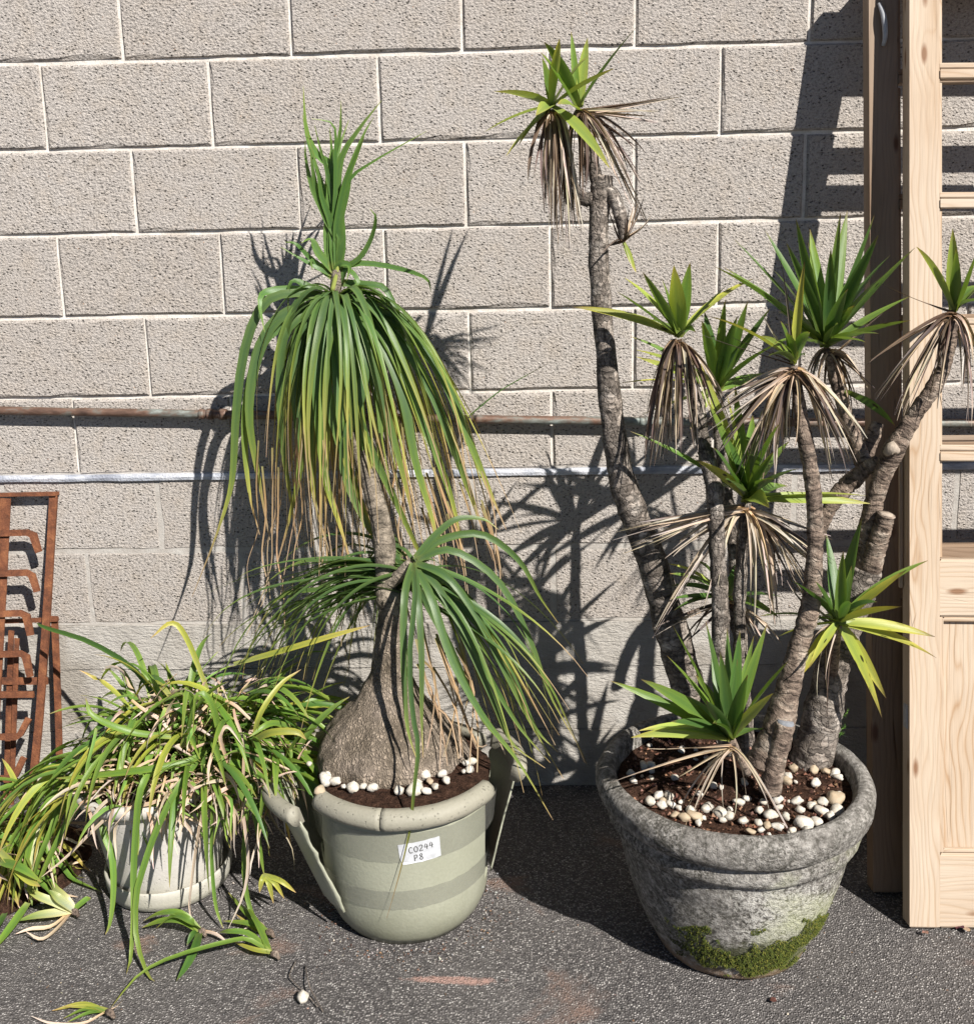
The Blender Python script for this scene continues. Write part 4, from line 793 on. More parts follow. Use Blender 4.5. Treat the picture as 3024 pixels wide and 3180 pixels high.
PB_ = [(0, (.22, .2, .08)), (.15, (.30, .20, .10)), (.6, (.38, .26, .15)), (1, (.46, .36, .26))]
def pw(w0): return lambda t: w0*.5*(.85+.15*min(1, t/.15))*(1-(t/.86)**2.6*.82) if t < .84 else max(.0006, w0*.5*lerp(.22, .07, (t-.84)/.16))
def cascade(par, C, az_, reach, rise, drop, drift, w0, pl, n=17, mat='leaf', name='leaf'):
    d = Vector((math.sin(az_), -math.cos(az_), 0))
    P0 = C+d*.006; P1 = P0+d*reach*.42+Vector((0, 0, rise)); P2 = P0+d*reach*1.0+Vector((0, 0, rise*.55-drop*.14)); P3 = P0+d*reach*1.12+Vector((drift, 0, -drop))
    S = bez(P0, P1, P2, P3, n); ph = rnd(0, 6); am = rnd(.003, .022)
    out = []
    for i, p in enumerate(S):
        t = i/(n-1); p = p+Vector((math.sin(ph+t*6), math.cos(ph*1.3+t*5), 0))*am*t*t
        if p.y > -.012-.035*(abs(p.z-1.0) < .06): p.y = -.012-.035*(abs(p.z-1.0) < .06)-rnd(0, .004)
        out.append(p)
    s = Vector((d.y, -d.x, 0)); U = lambda t: Vector((d.x*t, d.y*t, 1-t*.9))
    return blade(name, PPX, par, out, pw(w0), U, pal(pl, .14), M[mat], fold=rnd(.15, .4), twist=rnd(-.9, .9), tw0=rnd(-.3, .3))
crown = at(655, 590, -.222)
for i in range(165):
    a = rnd(-math.pi, math.pi); tier = random.random(); C = crown+Vector((rnd(-.012, .012), rnd(-.012, .012), rnd(-.05, .025)))
    right = max(0, math.sin(a)); back = max(0, -math.cos(a))
    rch = (rnd(.09, .19)+.06*right)*(1-.35*back); drop = rnd(.30, .50)+.14*(random.random() < .45)
    cascade(trunk, C, a, rch, rnd(.03, .085), drop, .03*right*rnd(.3, 3.2)+rnd(-.03, .03), rnd(.012, .021), PG)
for i in range(34):                                            # old, dry and yellow leaves hanging close to the stem
    a = rnd(-math.pi, math.pi); C = crown+Vector((rnd(-.01, .01), rnd(-.01, .01), rnd(-.12, -.03)))
    cascade(trunk, C, a, rnd(.04, .15), rnd(.0, .04), rnd(.40, .62), rnd(-.02, .05), rnd(.006, .011), PB_ if i % 2 else PG, mat='strand' if i % 2 else 'leaf', name='dead_leaf' if i % 2 else 'leaf')
# long front leaves traced along the photograph's cascade
def pcurve(pts, n=16): return spline([at(*p) for p in pts], n)
def px_leaf(par, pts, w0, pl, mat='leaf', name='leaf', root=None, n=16, U=None, half=None):
    return blade(name, root or PPX, par, pcurve(pts, n), half or pw(w0), U or Vector((rnd(-.35, .35), -.8, .55)).normalized(), pal(pl, .12), M[mat], fold=rnd(.15, .35), twist=rnd(-.6, .6), tw0=rnd(-.3, .3))
front = [[(652, 585, -.235), (648, 640, -.30), (652, 760, -.34), (668, 900, -.36), (690, 1010, -.36)], [(660, 585, -.235), (672, 650, -.30), (690, 770, -.34), (705, 880, -.35), (735, 1010, -.36), (790, 1120, -.37)], [(645, 588, -.235), (612, 640, -.29), (600, 720, -.32), (598, 830, -.33), (605, 960, -.33), (640, 1080, -.33)], [(650, 588, -.235), (630, 625, -.30), (612, 720, -.34), (615, 820, -.35), (628, 930, -.35), (660, 1030, -.36), (690, 1140, -.37)],
    [(665, 588, -.235), (710, 650, -.30), (730, 760, -.33), (732, 880, -.34), (738, 940, -.34)], [(668, 585, -.235), (730, 650, -.29), (775, 760, -.32), (800, 890, -.33), (835, 1010, -.33), (850, 1100, -.33)], [(670, 583, -.235), (760, 645, -.27), (830, 750, -.29), (880, 880, -.30), (920, 990, -.30), (950, 1080, -.30)], [(672, 580, -.235), (770, 625, -.26), (850, 720, -.27), (900, 840, -.28), (945, 950, -.28), (975, 1020, -.28)],
    [(640, 586, -.235), (560, 630, -.27), (540, 720, -.29), (545, 850, -.30), (560, 960, -.30), (575, 1060, -.30)], [(638, 583, -.235), (540, 610, -.25), (495, 690, -.26), (480, 800, -.27), (500, 930, -.27), (520, 1040, -.27)], [(640, 575, -.235), (560, 565, -.25), (505, 590, -.255), (470, 680, -.255), (455, 800, -.255), (450, 900, -.255), (440, 960, -.26), (410, 1050, -.26), (370, 1150, -.26)], [(660, 588, -.235), (690, 640, -.31), (700, 740, -.35), (660, 880, -.36), (700, 1000, -.37), (760, 1090, -.38), (800, 1230, -.39)],
    [(655, 588, -.235), (665, 700, -.33), (700, 830, -.35), (760, 960, -.36), (815, 1080, -.36), (850, 1160, -.36)], [(668, 586, -.235), (745, 660, -.28), (800, 780, -.31), (850, 900, -.31), (880, 1000, -.31), (890, 1080, -.31)], [(660, 586, -.235), (700, 660, -.32), (745, 800, -.34), (780, 930, -.35), (800, 1030, -.35)],
    [(640, 588, -.235), (585, 650, -.28), (570, 760, -.30), (580, 880, -.31), (560, 990, -.31), (530, 1100, -.31)], [(648, 588, -.235), (625, 660, -.32), (640, 800, -.34), (700, 980, -.35), (745, 1080, -.36)], [(636, 584, -.235), (520, 640, -.25), (485, 720, -.25), (470, 830, -.255), (480, 950, -.255), (500, 1030, -.255)]]
for P in front: px_leaf(trunk, P, rnd(.021, .027), PG, U=Vector((rnd(-.25, .25)+.1, -.85, .45)).normalized(), n=20)
# slim dry tails that hang below the cascade
for i in range(20):
    x = rnd(470, 780); y = rnd(800, 900); Y = rnd(-.36, -.26); dx = rnd(-35, 60)
    px_leaf(trunk, [(x, y, Y), (x+rnd(-8, 8), y+90, Y), (x+dx*.3+rnd(-14, 14), y+170, Y), (x+dx*.6+rnd(-18, 18), y+240, Y), (x+dx*1.2+rnd(-22, 22), y+rnd(280, 380), Y)], .005, PB_, 'strand', 'dead_leaf', n=18, half=lambda t: .0021*(1-t*.6))
for i in range(16):
    x = rnd(830, 960); y = rnd(960, 1050); Y = rnd(-.32, -.26); dx = rnd(5, 40)
    px_leaf(trunk, [(x-20, y-60, Y), (x, y, Y), (x+dx*.5, y+50, Y), (x+dx*.8+rnd(-8, 8), y+rnd(80, 170), Y)], .005, PB_, 'strand', 'dead_leaf', n=10, half=lambda t: .0024*(1-t*.75))
# upright tuft
PU = [(0, (.24, .29, .09)), (.08, (.10, .19, .055)), (.6, (.09, .185, .045)), (.9, (.14, .24, .055)), (1, (.28, .32, .1))]
tuft = [([(637, 420), (632, 380), (634, 330), (640, 270)], 1.2), ([(652, 420), (650, 370), (652, 330), (660, 285)], 1.1), ([(630, 420), (610, 370), (603, 330), (597, 290)], .8), ([(655, 420), (668, 370), (676, 330), (690, 300)], .7), ([(640, 330), (612, 300), (590, 250), (584, 165)], .9), ([(642, 400), (640, 320), (655, 260), (657, 193)], .8), ([(648, 400), (655, 310), (690, 250), (735, 193)], .8), ([(650, 430), (670, 350), (720, 310), (822, 252)], .45), ([(640, 420), (612, 330), (592, 270), (583, 220)], .5), ([(645, 400), (646, 300), (642, 240), (600, 228)], .45), ([(650, 430), (665, 350), (690, 290), (702, 262)], .7), ([(645, 420), (630, 330), (618, 290), (606, 240)], .5), ([(636, 430), (605, 370), (590, 310), (588, 270)], .7), ([(652, 430), (668, 340), (700, 260), (720, 225)], .55), ([(646, 430), (642, 350), (640, 300), (635, 245)], .8), ([(645, 420), (648, 350), (652, 290), (672, 230)], .7), ([(638, 430), (620, 380), (612, 330), (590, 250)], .6)]
for q, k in tuft:
    Yb = -.215; Yt = -.215+rnd(-.08, .06)
    pts = [(646+rnd(-7, 7), 522, Yb), (644+rnd(-12, 12), 465, Yb-.006)]+[(x, y, lerp(Yb, Yt, (i+1)/4)) for i, (x, y) in enumerate(q)]
    px_leaf(trunk, pts, .023*k, PU, n=14, U=Vector((rnd(-.25, .25)+.15, -1, .1)).normalized(), half=lambda t, k=k: .0165*k*max(.0, 1-t**1.4)*(.75+.25*min(1, t/.25))+.0004)
for pts, k in (([(650, 520), (690, 500), (715, 460), (724, 420), (712, 402)], .55), ([(648, 525), (690, 507), (760, 515), (820, 535), (830, 562)], .6), ([(642, 520), (615, 490), (600, 462), (580, 468)], .9), ([(640, 528), (600, 500), (570, 470), (548, 466)], .55), ([(640, 530), (610, 515), (575, 495), (540, 475)], .45), ([(644, 530), (655, 508), (674, 512), (668, 540)], .7), ([(640, 535), (620, 520), (600, 500), (602, 520)], .5), ([(650, 545), (700, 548), (740, 555), (765, 600), (780, 640)], .8), ([(640, 580), (590, 560), (520, 560), (500, 580), (510, 640)], .9), ([(645, 585), (590, 550), (560, 545), (555, 600)], .8), ([(650, 550), (670, 520), (690, 545), (660, 560)], .6)):
    px_leaf(trunk, [(x, y, -.215-.02*i*rnd(.3, 1)) for i, (x, y) in enumerate(pts)], .022*k, PU, n=12, half=lambda t, k=k: .0115*k*max(0, 1-t**2)+.0004)
vs, fs, uv = tube([at(640, 560, -.232), at(648, 530, -.222), at(652, 505, -.216)], [.005, .006, .004], 12, 10, .05, .1); add('crown_bud', PPX, vs, fs, M['attr'], trunk, cols=[(.22, .25, .06)]*len(vs))
add('dry_stub', PPX, *tube([at(661, 588, -.245), at(664, 575, -.255)], [.006, .0075], 5, 8, .1, .2)[:2], M['bark'], trunk)
# lower head
C2 = at(800, 1105, -.44)
for i in range(34):                                            # towards the right
    a = rnd(R(48), R(155)); k = rnd(.6, 1.)
    cascade(tr2, C2+Vector((rnd(-.02, .02), rnd(-.015, .015), rnd(-.06, .03))), a, rnd(.12, .25)*(1-.4*(a > R(110))), rnd(-.04, .03), rnd(.20, .46), rnd(.03, .15), rnd(.010, .0165), PG2 if i % 3 else PG)
for i in range(70):                                            # behind the trunk to the left
    a = rnd(R(-165), R(-70)); 
    cascade(tr2, C2+Vector((rnd(-.04, .0), rnd(.0, .06), rnd(-.06, .02))), a, rnd(.12, .38), rnd(-.02, .09), rnd(.05, .34), rnd(-.06, .0), rnd(.010, .016), PG2)
low = [[(800, 1085, -.46), (860, 1110, -.5), (920, 1190, -.52), (970, 1290, -.53), (1020, 1390, -.53), (1085, 1500, -.52)], [(802, 1090, -.46), (850, 1140, -.5), (910, 1260, -.53), (950, 1350, -.55), (985, 1430, -.56), (1050, 1480, -.55)], [(800, 1080, -.45), (870, 1060, -.46), (960, 1120, -.46), (1020, 1230, -.46), (1060, 1340, -.46), (1110, 1430, -.45)], [(800, 1100, -.46), (880, 1190, -.52), (940, 1300, -.54), (1000, 1400, -.55), (1060, 1470, -.54)], [(798, 1090, -.46), (830, 1150, -.52), (870, 1270, -.56), (930, 1380, -.58), (1000, 1470, -.57), (1065, 1580, -.55)],
       [(795, 1085, -.46), (800, 1150, -.55), (790, 1260, -.60), (795, 1370, -.63), (806, 1440, -.66), (798, 1520, -.69), (790, 1600, -.70), (768, 1690, -.70), (745, 1770, -.695)], [(796, 1085, -.46), (806, 1160, -.54), (812, 1270, -.58), (812, 1380, -.60), (815, 1460, -.62)], [(796, 1085, -.46), (780, 1150, -.54), (778, 1280, -.58), (785, 1400, -.60), (805, 1470, -.62)], [(800, 1080, -.45), (850, 1040, -.44), (930, 1030, -.43), (1000, 1080, -.42), (1040, 1150, -.42), (1075, 1200, -.41)], [(800, 1075, -.45), (840, 1030, -.44), (880, 1000, -.43), (930, 1000, -.42), (960, 1020, -.42)],
       [(795, 1100, -.45), (740, 1080, -.40), (640, 1120, -.36), (560, 1200, -.34), (520, 1300, -.33)], [(790, 1110, -.45), (700, 1130, -.38), (620, 1135, -.36), (540, 1150, -.34), (490, 1220, -.33)], [(790, 1100, -.45), (720, 1100, -.38), (640, 1080, -.35), (560, 1090, -.33), (470, 1160, -.31)], [(798, 1120, -.46), (860, 1230, -.52), (900, 1320, -.55), (940, 1400, -.56), (1005, 1460, -.56)], [(800, 1110, -.46), (900, 1180, -.5), (980, 1290, -.5), (1030, 1400, -.5), (1075, 1450, -.5)]]
for i, P in enumerate(low): px_leaf(tr2, P, rnd(.014, .0175) if i != 5 else .013, PG2 if i != 5 else PG, n=18)
px_leaf(tr2, [(905, 800, -.3), (960, 755, -.31), (1010, 725, -.32), (1055, 700, -.33)], .003, PG2, n=10, half=lambda t: .0018*(1-t*.8))
for i in range(14): # dry thatch around the swollen base
    x = rnd(830, 940); a = rnd(-40, 60); px_leaf(tr2, [(x-40, rnd(1200, 1290), -.50), (x-10, 1330+rnd(-30, 30), -.53), (x+a*.6, 1400+rnd(-30, 30), -.55), (x+a, rnd(1430, 1490), -.56)], .005, PB_, 'strand', 'dead_leaf', n=8, half=lambda t: .0026*(1-t*.6))

# ------------------------------------------------------------------ strappy plant in the pale pot
SP = thing('strappy_plant', 'overgrown strappy leaved plant spilling out of the pale clay pot', 'plant', (LP.x, LP.y, .24))
SG = [(0, (.27, .32, .10)), (.1, (.16, .265, .05)), (.55, (.14, .255, .045)), (.9, (.20, .28, .05)), (1, (.34, .27, .10))]
SYL = [(0, (.30, .33, .11)), (.3, (.30, .35, .06)), (.8, (.42, .40, .08)), (1, (.46, .31, .15))]
SDK = [(0, (.13, .19, .06)), (.2, (.075, .165, .035)), (.9, (.085, .175, .036)), (1, (.18, .16, .06))]
SDR = [(0, (.40, .27, .17)), (.5, (.52, .41, .32)), (1, (.58, .49, .41))]
def sw(w0): return lambda t: w0*.5*(.7+.3*min(1, t/.2))*max(0, 1-max(0, (t-.45)/.55)**2)+.0004
core = obj('crown', mesh('crown', *(lambda q: ([Vector(v)-Vector(SP.location) for v in q[0]], q[1]))(lathe(LP.x+.03, LP.y, dense([(.15, .235), (.13, .27), (.08, .30), (.0, .315)], .012), 40, disp=lambda p, a: p+Vector((0, 0, .02*noise.noise(p*30)))), ), M['soil']), SP)
def arch(base, az_, el_, L, g, w0, pl, mat='leaf', name='leaf', n=11, curl=0., zmin=.005):
    p = Vector(base); d = Vector((math.sin(az_)*math.cos(el_), -math.cos(az_)*math.cos(el_), math.sin(el_))); S = [p.copy()]; ds = L/(n-1); ph = rnd(0, 6)
    for i in range(n-1):
        d = (d+Vector((0, 0, -g*ds))+Vector((math.sin(ph+i), math.cos(ph+i*1.3), math.sin(i*.9+ph)))*curl).normalized(); p = p+d*ds
        if p.z < zmin: p.z = zmin; d.z = max(d.z, 0)
        if p.y > -.012: p.y = -.012
        S.append(p.copy())
    side = Vector((math.cos(az_), math.sin(az_), 0)); U = lambda t: Vector((math.sin(az_)*t*.8, -math.cos(az_)*t*.8, 1-t*.6))
    return ribbon(S, sw(w0), U, pal(pl, .18), fold=rnd(.2, .5), twist=rnd(-1.2, 1.2)*(1 if not curl else 2.5), tw0=rnd(-.4, .4))
def put(name, root, parent, r, mat): vs, fs, uv, cc = r; return add(name, root, vs, fs, mat, parent, cols=cc, uvs=uv)
heads = []
for i in range(44):
    a, q = rnd(-3.14, 3.14), math.sqrt(rnd(0, 1))
    heads.append(Vector((LP.x+.10+.21*q*math.sin(a), LP.y-.005-.10*q*math.cos(a), .27+.25*(1-q*.7)*rnd(.15, 1.))))
for i in range(250):
    h = random.choice(heads); a = rnd(-math.pi, math.pi); o_ = Vector((h.x-LP.x-.06, h.y-LP.y, 0))
    if o_.length > .05 and random.random() < .6: a = math.atan2(o_.x, -o_.y)+rnd(-.9, .9)
    if h.x > LP.x+.12 and random.random() < .4: a = R(rnd(30, 130))
    pl = SG if random.random() < .62 else SYL if random.random() < .45 else SDK
    put('leaf', SP, core, arch(h+Vector((rnd(-.02, .02), rnd(-.02, .02), rnd(-.02, .02))), a, R(rnd(15, 72)), rnd(.15, .30), rnd(5, 12), rnd(.010, .0165), pl, zmin=.02), M['leaf'])
for i in range(34):                                             # left flank, long blades sweeping down past the pot
    b = Vector((LP.x-rnd(.02, .15), LP.y-rnd(-.04, .12), .28+rnd(0, .04))); put('leaf', SP, core, arch(b, R(rnd(-120, -45)), R(rnd(0, 40)), rnd(.25, .42), rnd(5, 9), rnd(.011, .0165), SG if i % 4 else SYL), M['leaf'])
V, Fq, U_, Cc = [], [], [], []
for i in range(760):                                            # dry curls and small blades inside the mass
    h = random.choice(heads); dr = random.random() < .72; fr = random.random() < .35
    b = (h+Vector((rnd(-.07, .07), rnd(-.09, .05), rnd(-.05, .05)))) if not fr else Vector((LP.x+rnd(-.12, .28), LP.y-rnd(.08, .17), rnd(.25, .33)))
    r = arch(b, rnd(-3.14, 3.14), R(rnd(-40, 50)), rnd(.05, .16), rnd(3, 16), rnd(.003, .0085), SDR if dr else SG, n=8, curl=rnd(.1, .4), zmin=.02); k = len(V); V += r[0]; Fq += [tuple(q+k for q in f) for f in r[1]]; U_ += r[2]; Cc += r[3]
add('dry_thatch', SP, V, Fq, M['strand'], core, cols=Cc, uvs=U_, kind='stuff')
def sleaf(root, par, pts, w0, pl, n=14, mat='leaf', name='leaf', U=None): return blade(name, root, par, [p if p.z > .004 else Vector((p.x, p.y, .004)) for p in pcurve(pts, n)], sw(w0), U or Vector((rnd(-.3, .3), -.8, .6)).normalized(), pal(pl, .1), M[mat], fold=rnd(.2, .45), twist=rnd(-.5, .5), tw0=rnd(-.2, .2))
traced = [([(330, 1470, -.50), (290, 1490, -.58), (270, 1528, -.61), (263, 1598, -.62), (258, 1682, -.64), (258, 1765, -.67), (252, 1848, -.70), (246, 1902, -.74)], .014, SG), ([(400, 1455, -.48), (377, 1472, -.55), (333, 1535, -.60), (300, 1605, -.62), (280, 1662, -.64), (263, 1725, -.66), (263, 1808, -.69), (283, 1875, -.74), (300, 1914, -.76)], .013, SG), ([(230, 1510, -.45), (200, 1560, -.52), (200, 1605, -.55), (216, 1648, -.57), (219, 1715, -.59), (213, 1775, -.61), (203, 1803, -.62)], .013, SG), ([(300, 1470, -.46), (213, 1502, -.50), (150, 1555, -.54), (110, 1625, -.55), (83, 1682, -.56), (60, 1732, -.57)], .015, SG), ([(200, 1480, -.42), (110, 1528, -.5), (67, 1592, -.52), (50, 1665, -.53), (33, 1745, -.54)], .014, SG), ([(410, 1440, -.5), (370, 1465, -.55), (300, 1480, -.58), (240, 1488, -.58), (160, 1497, -.57), (100, 1500, -.56)], .0135, SG),
          ([(470, 1440, -.45), (486, 1502, -.52), (492, 1565, -.54), (503, 1648, -.55), (509, 1687, -.555)], .010, SG), ([(470, 1450, -.47), (477, 1548, -.54), (470, 1648, -.55), (477, 1732, -.57), (500, 1792, -.60), (527, 1834, -.63)], .010, SG), ([(560, 1400, -.45), (520, 1395, -.52), (480, 1420, -.55)], .013, SG), ([(400, 1330, -.40), (360, 1230, -.40), (330, 1200, -.40), (290, 1230, -.42)], .011, SYL), ([(490, 1440, -.52), (500, 1380, -.54), (540, 1320, -.5), (580, 1290, -.47)], .011, SYL), ([(450, 1280, -.42), (540, 1255, -.44), (640, 1225, -.45), (712, 1205, -.45)], .012, SYL), ([(330, 1400, -.40), (270, 1300, -.35), (180, 1240, -.25), (90, 1210, -.17), (70, 1200, -.15)], .011, SDK), ([(330, 1420, -.5), (250, 1410, -.54), (180, 1380, -.54), (165, 1345, -.53)], .013, SG), ([(430, 1450, -.5), (410, 1360, -.53), (380, 1340, -.54), (372, 1420, -.56)], .013, SG), ([(350, 1440, -.5), (372, 1370, -.52), (360, 1330, -.53), (350, 1420, -.55)], .014, SG), ([(485, 1430, -.53), (520, 1412, -.56), (570, 1410, -.56), (590, 1425, -.56)], .014, SYL),
          ([(280, 1560, -.55), (210, 1560, -.57), (170, 1600, -.57)], .008, SDR), ([(390, 1500, -.56), (300, 1545, -.58), (215, 1570, -.57), (130, 1650, -.57), (80, 1690, -.57)], .007, SDR), ([(470, 1450, -.54), (468, 1560, -.56), (478, 1650, -.57), (470, 1720, -.58), (440, 1790, -.6)], .006, SDR), ([(400, 1530, -.57), (385, 1590, -.58), (372, 1680, -.58), (365, 1750, -.59), (375, 1780, -.6)], .006, SDR), ([(410, 1540, -.57), (408, 1640, -.575), (415, 1740, -.585), (430, 1790, -.6)], .008, SG), ([(440, 1470, -.53), (425, 1420, -.55), (440, 1400, -.55), (470, 1440, -.56)], .008, SDR), ([(330, 1560, -.57), (375, 1580, -.58), (400, 1600, -.58)], .007, SDR)]
for P, w0, pl in traced: sleaf(SP, core, P, w0, pl, n=16 if len(P) > 5 else 12, mat='strand' if pl is SDR else 'leaf', name='dead_leaf' if pl is SDR else 'leaf')
for tp in ((570, 1720), (548, 1732), (527, 1741), (500, 1720)): sleaf(SP, core, [(509, 1686, -.555), (lerp(509, tp[0], .55), lerp(1686, tp[1], .35), -.57), (tp[0], tp[1], -.57)], .010, SYL, 8)

# fallen plantlets
def plantlet(label, base, leaves, group=None, root_col=(.16, .07, .04)):
    b = gz(base[0], base[1], .012); t = thing('fallen_plantlet', label, 'plantlet', (b.x, b.y, .0), group)
    vs, fs, uv = tube([b, b+Vector((.008, -.004, .002)), b+Vector((.018, -.012, -.003))], [.006, .0065, .0025], 8, 8, .1, .3); add('root_stub', t, vs, fs, M['bark2'], uvs=uv)
    for L in leaves:
        pl, w0, pts = L; S = [b+Vector((rnd(-.003, .003), rnd(-.003, .003), .002))]
        for x, y, z in pts: S.append(gz(x, y, z))
        S = [p if p.z > .003 else Vector((p.x, p.y, .003)) for p in spline(S, 12)]
        blade('leaf', t, None, S, sw(w0), Vector((rnd(-.3, .3), -.4, 1)).normalized(), pal(pl, .1), M['strand' if pl is SDR else 'leaf'], fold=rnd(.2, .4), twist=rnd(-.6, .6))
    return t
plantlet('fallen plantlet with brown root stub and one very long leaf across the tarmac', (524, 1838), [(SG, .010, [(480, 1812, .03), (440, 1815, .05), (333, 1845, .04), (267, 1880, .02), (214, 1942, .01)]), (SG, .011, [(480, 1800, .03), (440, 1795, .03), (422, 1797, .01)]), (SYL, .009, [(490, 1830, .02), (450, 1815, .01)]), (SG, .012, [(505, 1800, .03), (490, 1770, .04), (470, 1740, .03)])])
plantlet('fallen plantlet with arching green leaves in front of the saucer', (384, 1795), [(SG, .015, [(350, 1762, .05), (310, 1760, .045), (276, 1775, .02)]), (SG, .014, [(350, 1775, .04), (310, 1775, .03), (273, 1788, .01)]), (SDK, .016, [(375, 1830, .02), (360, 1860, .012), (340, 1890, .005)]), (SG, .014, [(366, 1775, .05), (335, 1765, .05), (300, 1790, .02)]), (SDK, .012, [(372, 1800, .02), (360, 1822, .005)]), (SDR, .006, [(415, 1800, .015), (440, 1818, .005)])])
plantlet('small fallen plantlet between the saucer and the taped pot', (515, 1797), [(SG, .011, [(480, 1765, .02), (440, 1720, .02)]), (SG, .011, [(480, 1780, .02), (430, 1775, .01)]), (SYL, .009, [(490, 1790, .01), (455, 1762, .01)]), (SDR, .006, [(500, 1780, .01), (470, 1790, .004)])])
plantlet('tiny pale plantlet lying far out on the tarmac', (207, 1951), [(SYL, .008, [(160, 1935, .012), (100, 1948, .004)]), (SG, .007, [(165, 1945, .01), (122, 1963, .004)]), (SYL, .007, [(170, 1940, .012), (125, 1940, .01)]), (SG, .006, [(170, 1952, .008), (130, 1970, .003)]), (SDR, .004, [(160, 1972, .004), (100, 1972, .004), (60, 1958, .004)]), (SDR, .003, [(225, 1940, .01), (238, 1926, .004)])])
WH = [(0, (.62, .62, .45)), (.3, (.55, .58, .36)), (.7, (.30, .36, .12)), (1, (.16, .24, .05))]
plantlet('uprooted plantlet with bleached white leaf bases beside the saucer', (140, 1757), [(WH, .022, [(120, 1730, .04), (90, 1695, .06)]), (WH, .020, [(110, 1760, .02), (70, 1765, .02), (33, 1775, .01)]), (WH, .018, [(105, 1740, .04), (70, 1725, .06), (40, 1700, .07)]), (SG, .014, [(165, 1735, .03), (175, 1730, .03)]), (WH, .02, [(115, 1735, .05), (95, 1715, .07)]), (SDR, .008, [(100, 1785, .01), (60, 1790, .01), (30, 1800, .004)]), (SDR, .007, [(110, 1790, .01), (80, 1810, .01), (50, 1795, .02)])])
# heap of uprooted leaves at the far left
HC = gz(20, 1700, 0); heap = thing('leaf_heap', 'heap of uprooted strappy leaves on the tarmac below the rusty rack', 'leaf heap', (HC.x, HC.y, 0))
hv = lathe(HC.x-.05, HC.y+.06, dense([(.20, -.003), (.15, .03), (.08, .06), (0, .07)], .015), 30, disp=lambda p, a: p+Vector((0, 0, .02*noise.noise(p*22)))); hcore = add('root_mat', heap, *hv, M['soil'])
for i in range(85):
    b = Vector((HC.x+rnd(-.16, .05), HC.y+rnd(-.05, .16), rnd(.03, .14))); pl = SG if random.random() < .65 else SYL
    put('leaf', heap, hcore, arch(b, R(rnd(-150, 100)), R(rnd(-5, 65)), rnd(.12, .27), rnd(5, 12), rnd(.010, .017), pl), M['leaf'])
V, Fq, U_, Cc = [], [], [], []
for i in range(200):
    b = Vector((HC.x+rnd(-.2, .11), HC.y+rnd(-.10, .18), rnd(.01, .14))); r = arch(b, rnd(-3.14, 3.14), R(rnd(-30, 50)), rnd(.04, .13), rnd(3, 16), rnd(.004, .009), SDR, n=8, curl=rnd(.1, .45)); k = len(V); V += r[0]; Fq += [tuple(q+k for q in f) for f in r[1]]; U_ += r[2]; Cc += r[3]
add('dry_thatch', heap, V, Fq, M['strand'], hcore, cols=Cc, uvs=U_, kind='stuff')
for P, w0, pl in (([(0, 1660, -.56), (40, 1672, -.6), (80, 1700, -.62)], .016, SG), ([(0, 1640, -.55), (50, 1690, -.6), (78, 1708, -.62)], .018, SYL), ([(55, 1740, -.56), (20, 1790, -.62), (-20, 1840, -.68)], .020, SG), ([(10, 1760, -.6), (-10, 1800, -.66)], .016, SDK), ([(90, 1560, -.45), (70, 1620, -.5), (60, 1700, -.54), (62, 1745, -.56)], .016, WH), ([(120, 1535, -.48), (100, 1600, -.52), (75, 1660, -.55), (55, 1740, -.56)], .015, SG)): sleaf(heap, hcore, P, w0, pl, 10)

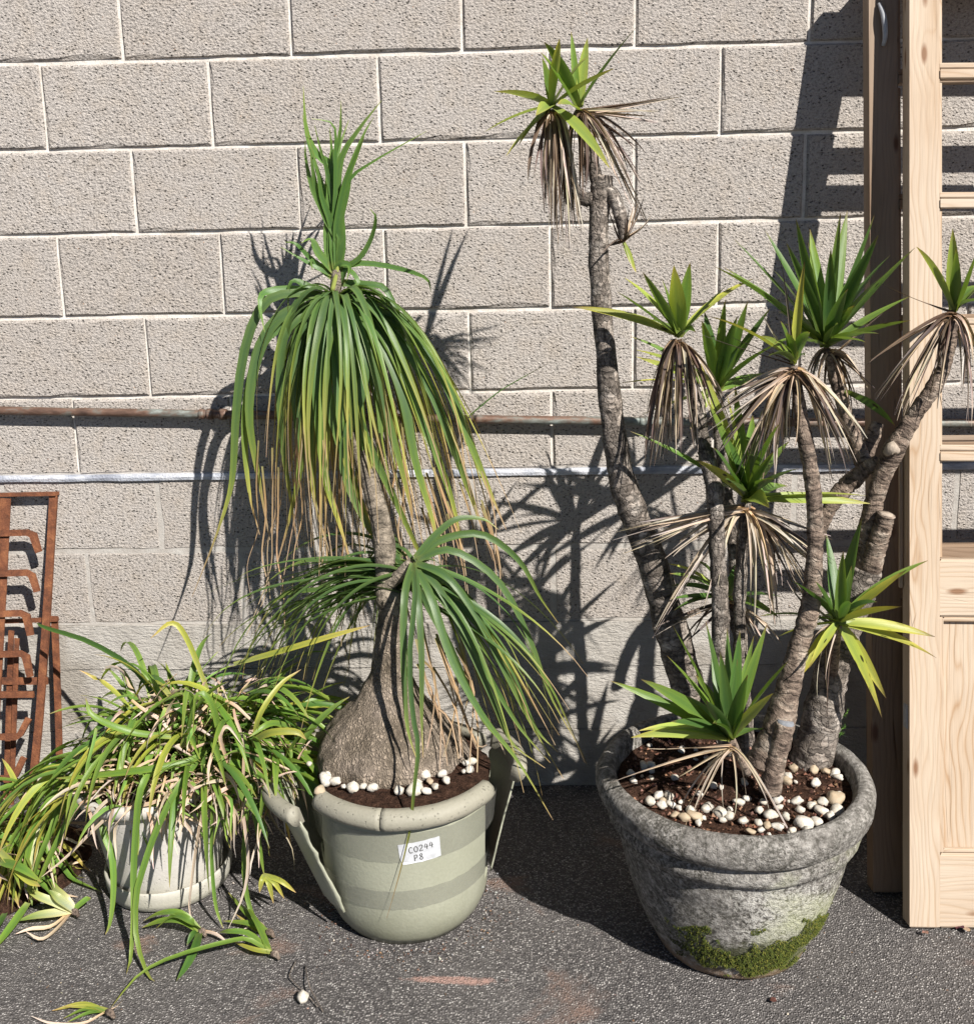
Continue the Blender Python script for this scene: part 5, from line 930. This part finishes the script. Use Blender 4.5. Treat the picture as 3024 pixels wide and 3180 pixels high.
# ------------------------------------------------------------------ litter
tw = thing('dry_twig', 'thin bent dry twig beside the cream stone', 'twig', gz(566, 1890)); P = [gz(x, y, .006) for x, y in ((570, 1852), (558, 1878), (566, 1893), (590, 1915), (612, 1940))]; add('twig', tw, *tube(P, [.0012]*5, 24, 6)[:2], M['bark'])
tw = thing('dry_twig', 'straight dry stalk lying across the cream stone', 'twig', gz(600, 1940)); P = [gz(x, y, z) for x, y, z in ((588, 1862, .004), (596, 1900, .02), (606, 1920, .012), (622, 1950, .004))]; add('twig', tw, *tube(P, [.0014]*4, 20, 6)[:2], M['bark'])
def crumbs(n, place, smin, smax, cols_, name, label, cat):
    V, Fq, Cc = [], [], []
    for _ in range(n):
        p = place(); s = rnd(smin, smax)*random.random()**.7+smin*.3; c = jc(random.choice(cols_), .2); b = len(V)
        pts = [Vector((rnd(-1, 1), rnd(-1, 1), 0)).normalized()*s*rnd(.6, 1) for _ in range(3)]; V += [p+q for q in pts]+[p+Vector((rnd(-.3, .3)*s, rnd(-.3, .3)*s, s*rnd(.4, 1)))]; Cc += [c]*4
        Fq += [(b, b+1, b+3), (b+1, b+2, b+3), (b+2, b, b+3), (b, b+2, b+1)]
    o = obj(name, mesh(name, V, Fq, M['attr'], cols=Cc, smooth=False), None, label=label, category=cat); o['kind'] = 'stuff'
GR = [(.34, .31, .28), (.22, .20, .18), (.10, .09, .085), (.5, .47, .43), (.16, .085, .05), (.30, .21, .16)]
crumbs(2600, lambda: Vector((rnd(-1.6, 1.6), -.02-1.25*random.random()**1.0, 0)), .0012, .0036, GR, 'loose_grit', 'fine loose grit and crumbs scattered over the tarmac', 'grit')
def nearpot():
    a = rnd(-1.6, 2.2); r = .165+abs(random.gauss(0, .035)); return Vector((MP.x+r*math.sin(a), MP.y-r*math.cos(a), 0))
crumbs(420, nearpot, .002, .005, [(.12, .06, .035), (.24, .15, .1), (.4, .37, .33), (.06, .04, .03)], 'soil_crumbs', 'soil crumbs spilled around the taped pot', 'soil crumbs')
def insoil():
    a, q = rnd(0, 6.3), .222*math.sqrt(random.random()); return Vector((RP.x+q*math.sin(a), RP.y-q*math.cos(a), SOILZ+.002))
crumbs(1500, insoil, .003, .009, [(.12, .055, .035), (.20, .10, .07), (.06, .03, .02), (.27, .16, .11)], 'bark_chips', 'crumbly brown bark mulch on the soil of the concrete pot', 'mulch')
def leafbit(x, y, label, c, s):
    p = gz(x, y, .004); t = thing('dead_leaf_scrap', label, 'leaf', p); V = []; Fq = []
    for i in range(7):
        a = i*.9; V.append(p+Vector((math.cos(a)*s*rnd(.6, 1.2), math.sin(a)*s*rnd(.5, 1), rnd(0, s*.5))))
    V.append(p+Vector((0, 0, s*.15))); Fq = [(i, (i+1) % 7, 7) for i in range(7)]; add('scrap', t, V, Fq, M['attr'], cols=[jc(c, .2) for _ in V], smooth=False)
leafbit(1848, 1788, 'crumpled purple dead leaf in front of the pale door', (.10, .035, .045), .014); leafbit(1862, 1792, 'tan dead leaf scrap beside the purple leaf', (.32, .22, .15), .010); leafbit(1782, 1797, 'small brown leaf scrap before the foot of the pale door', (.20, .11, .08), .008); leafbit(1490, 1928, 'dark brown leaf scrap on the tarmac before the concrete pot', (.09, .04, .03), .008)
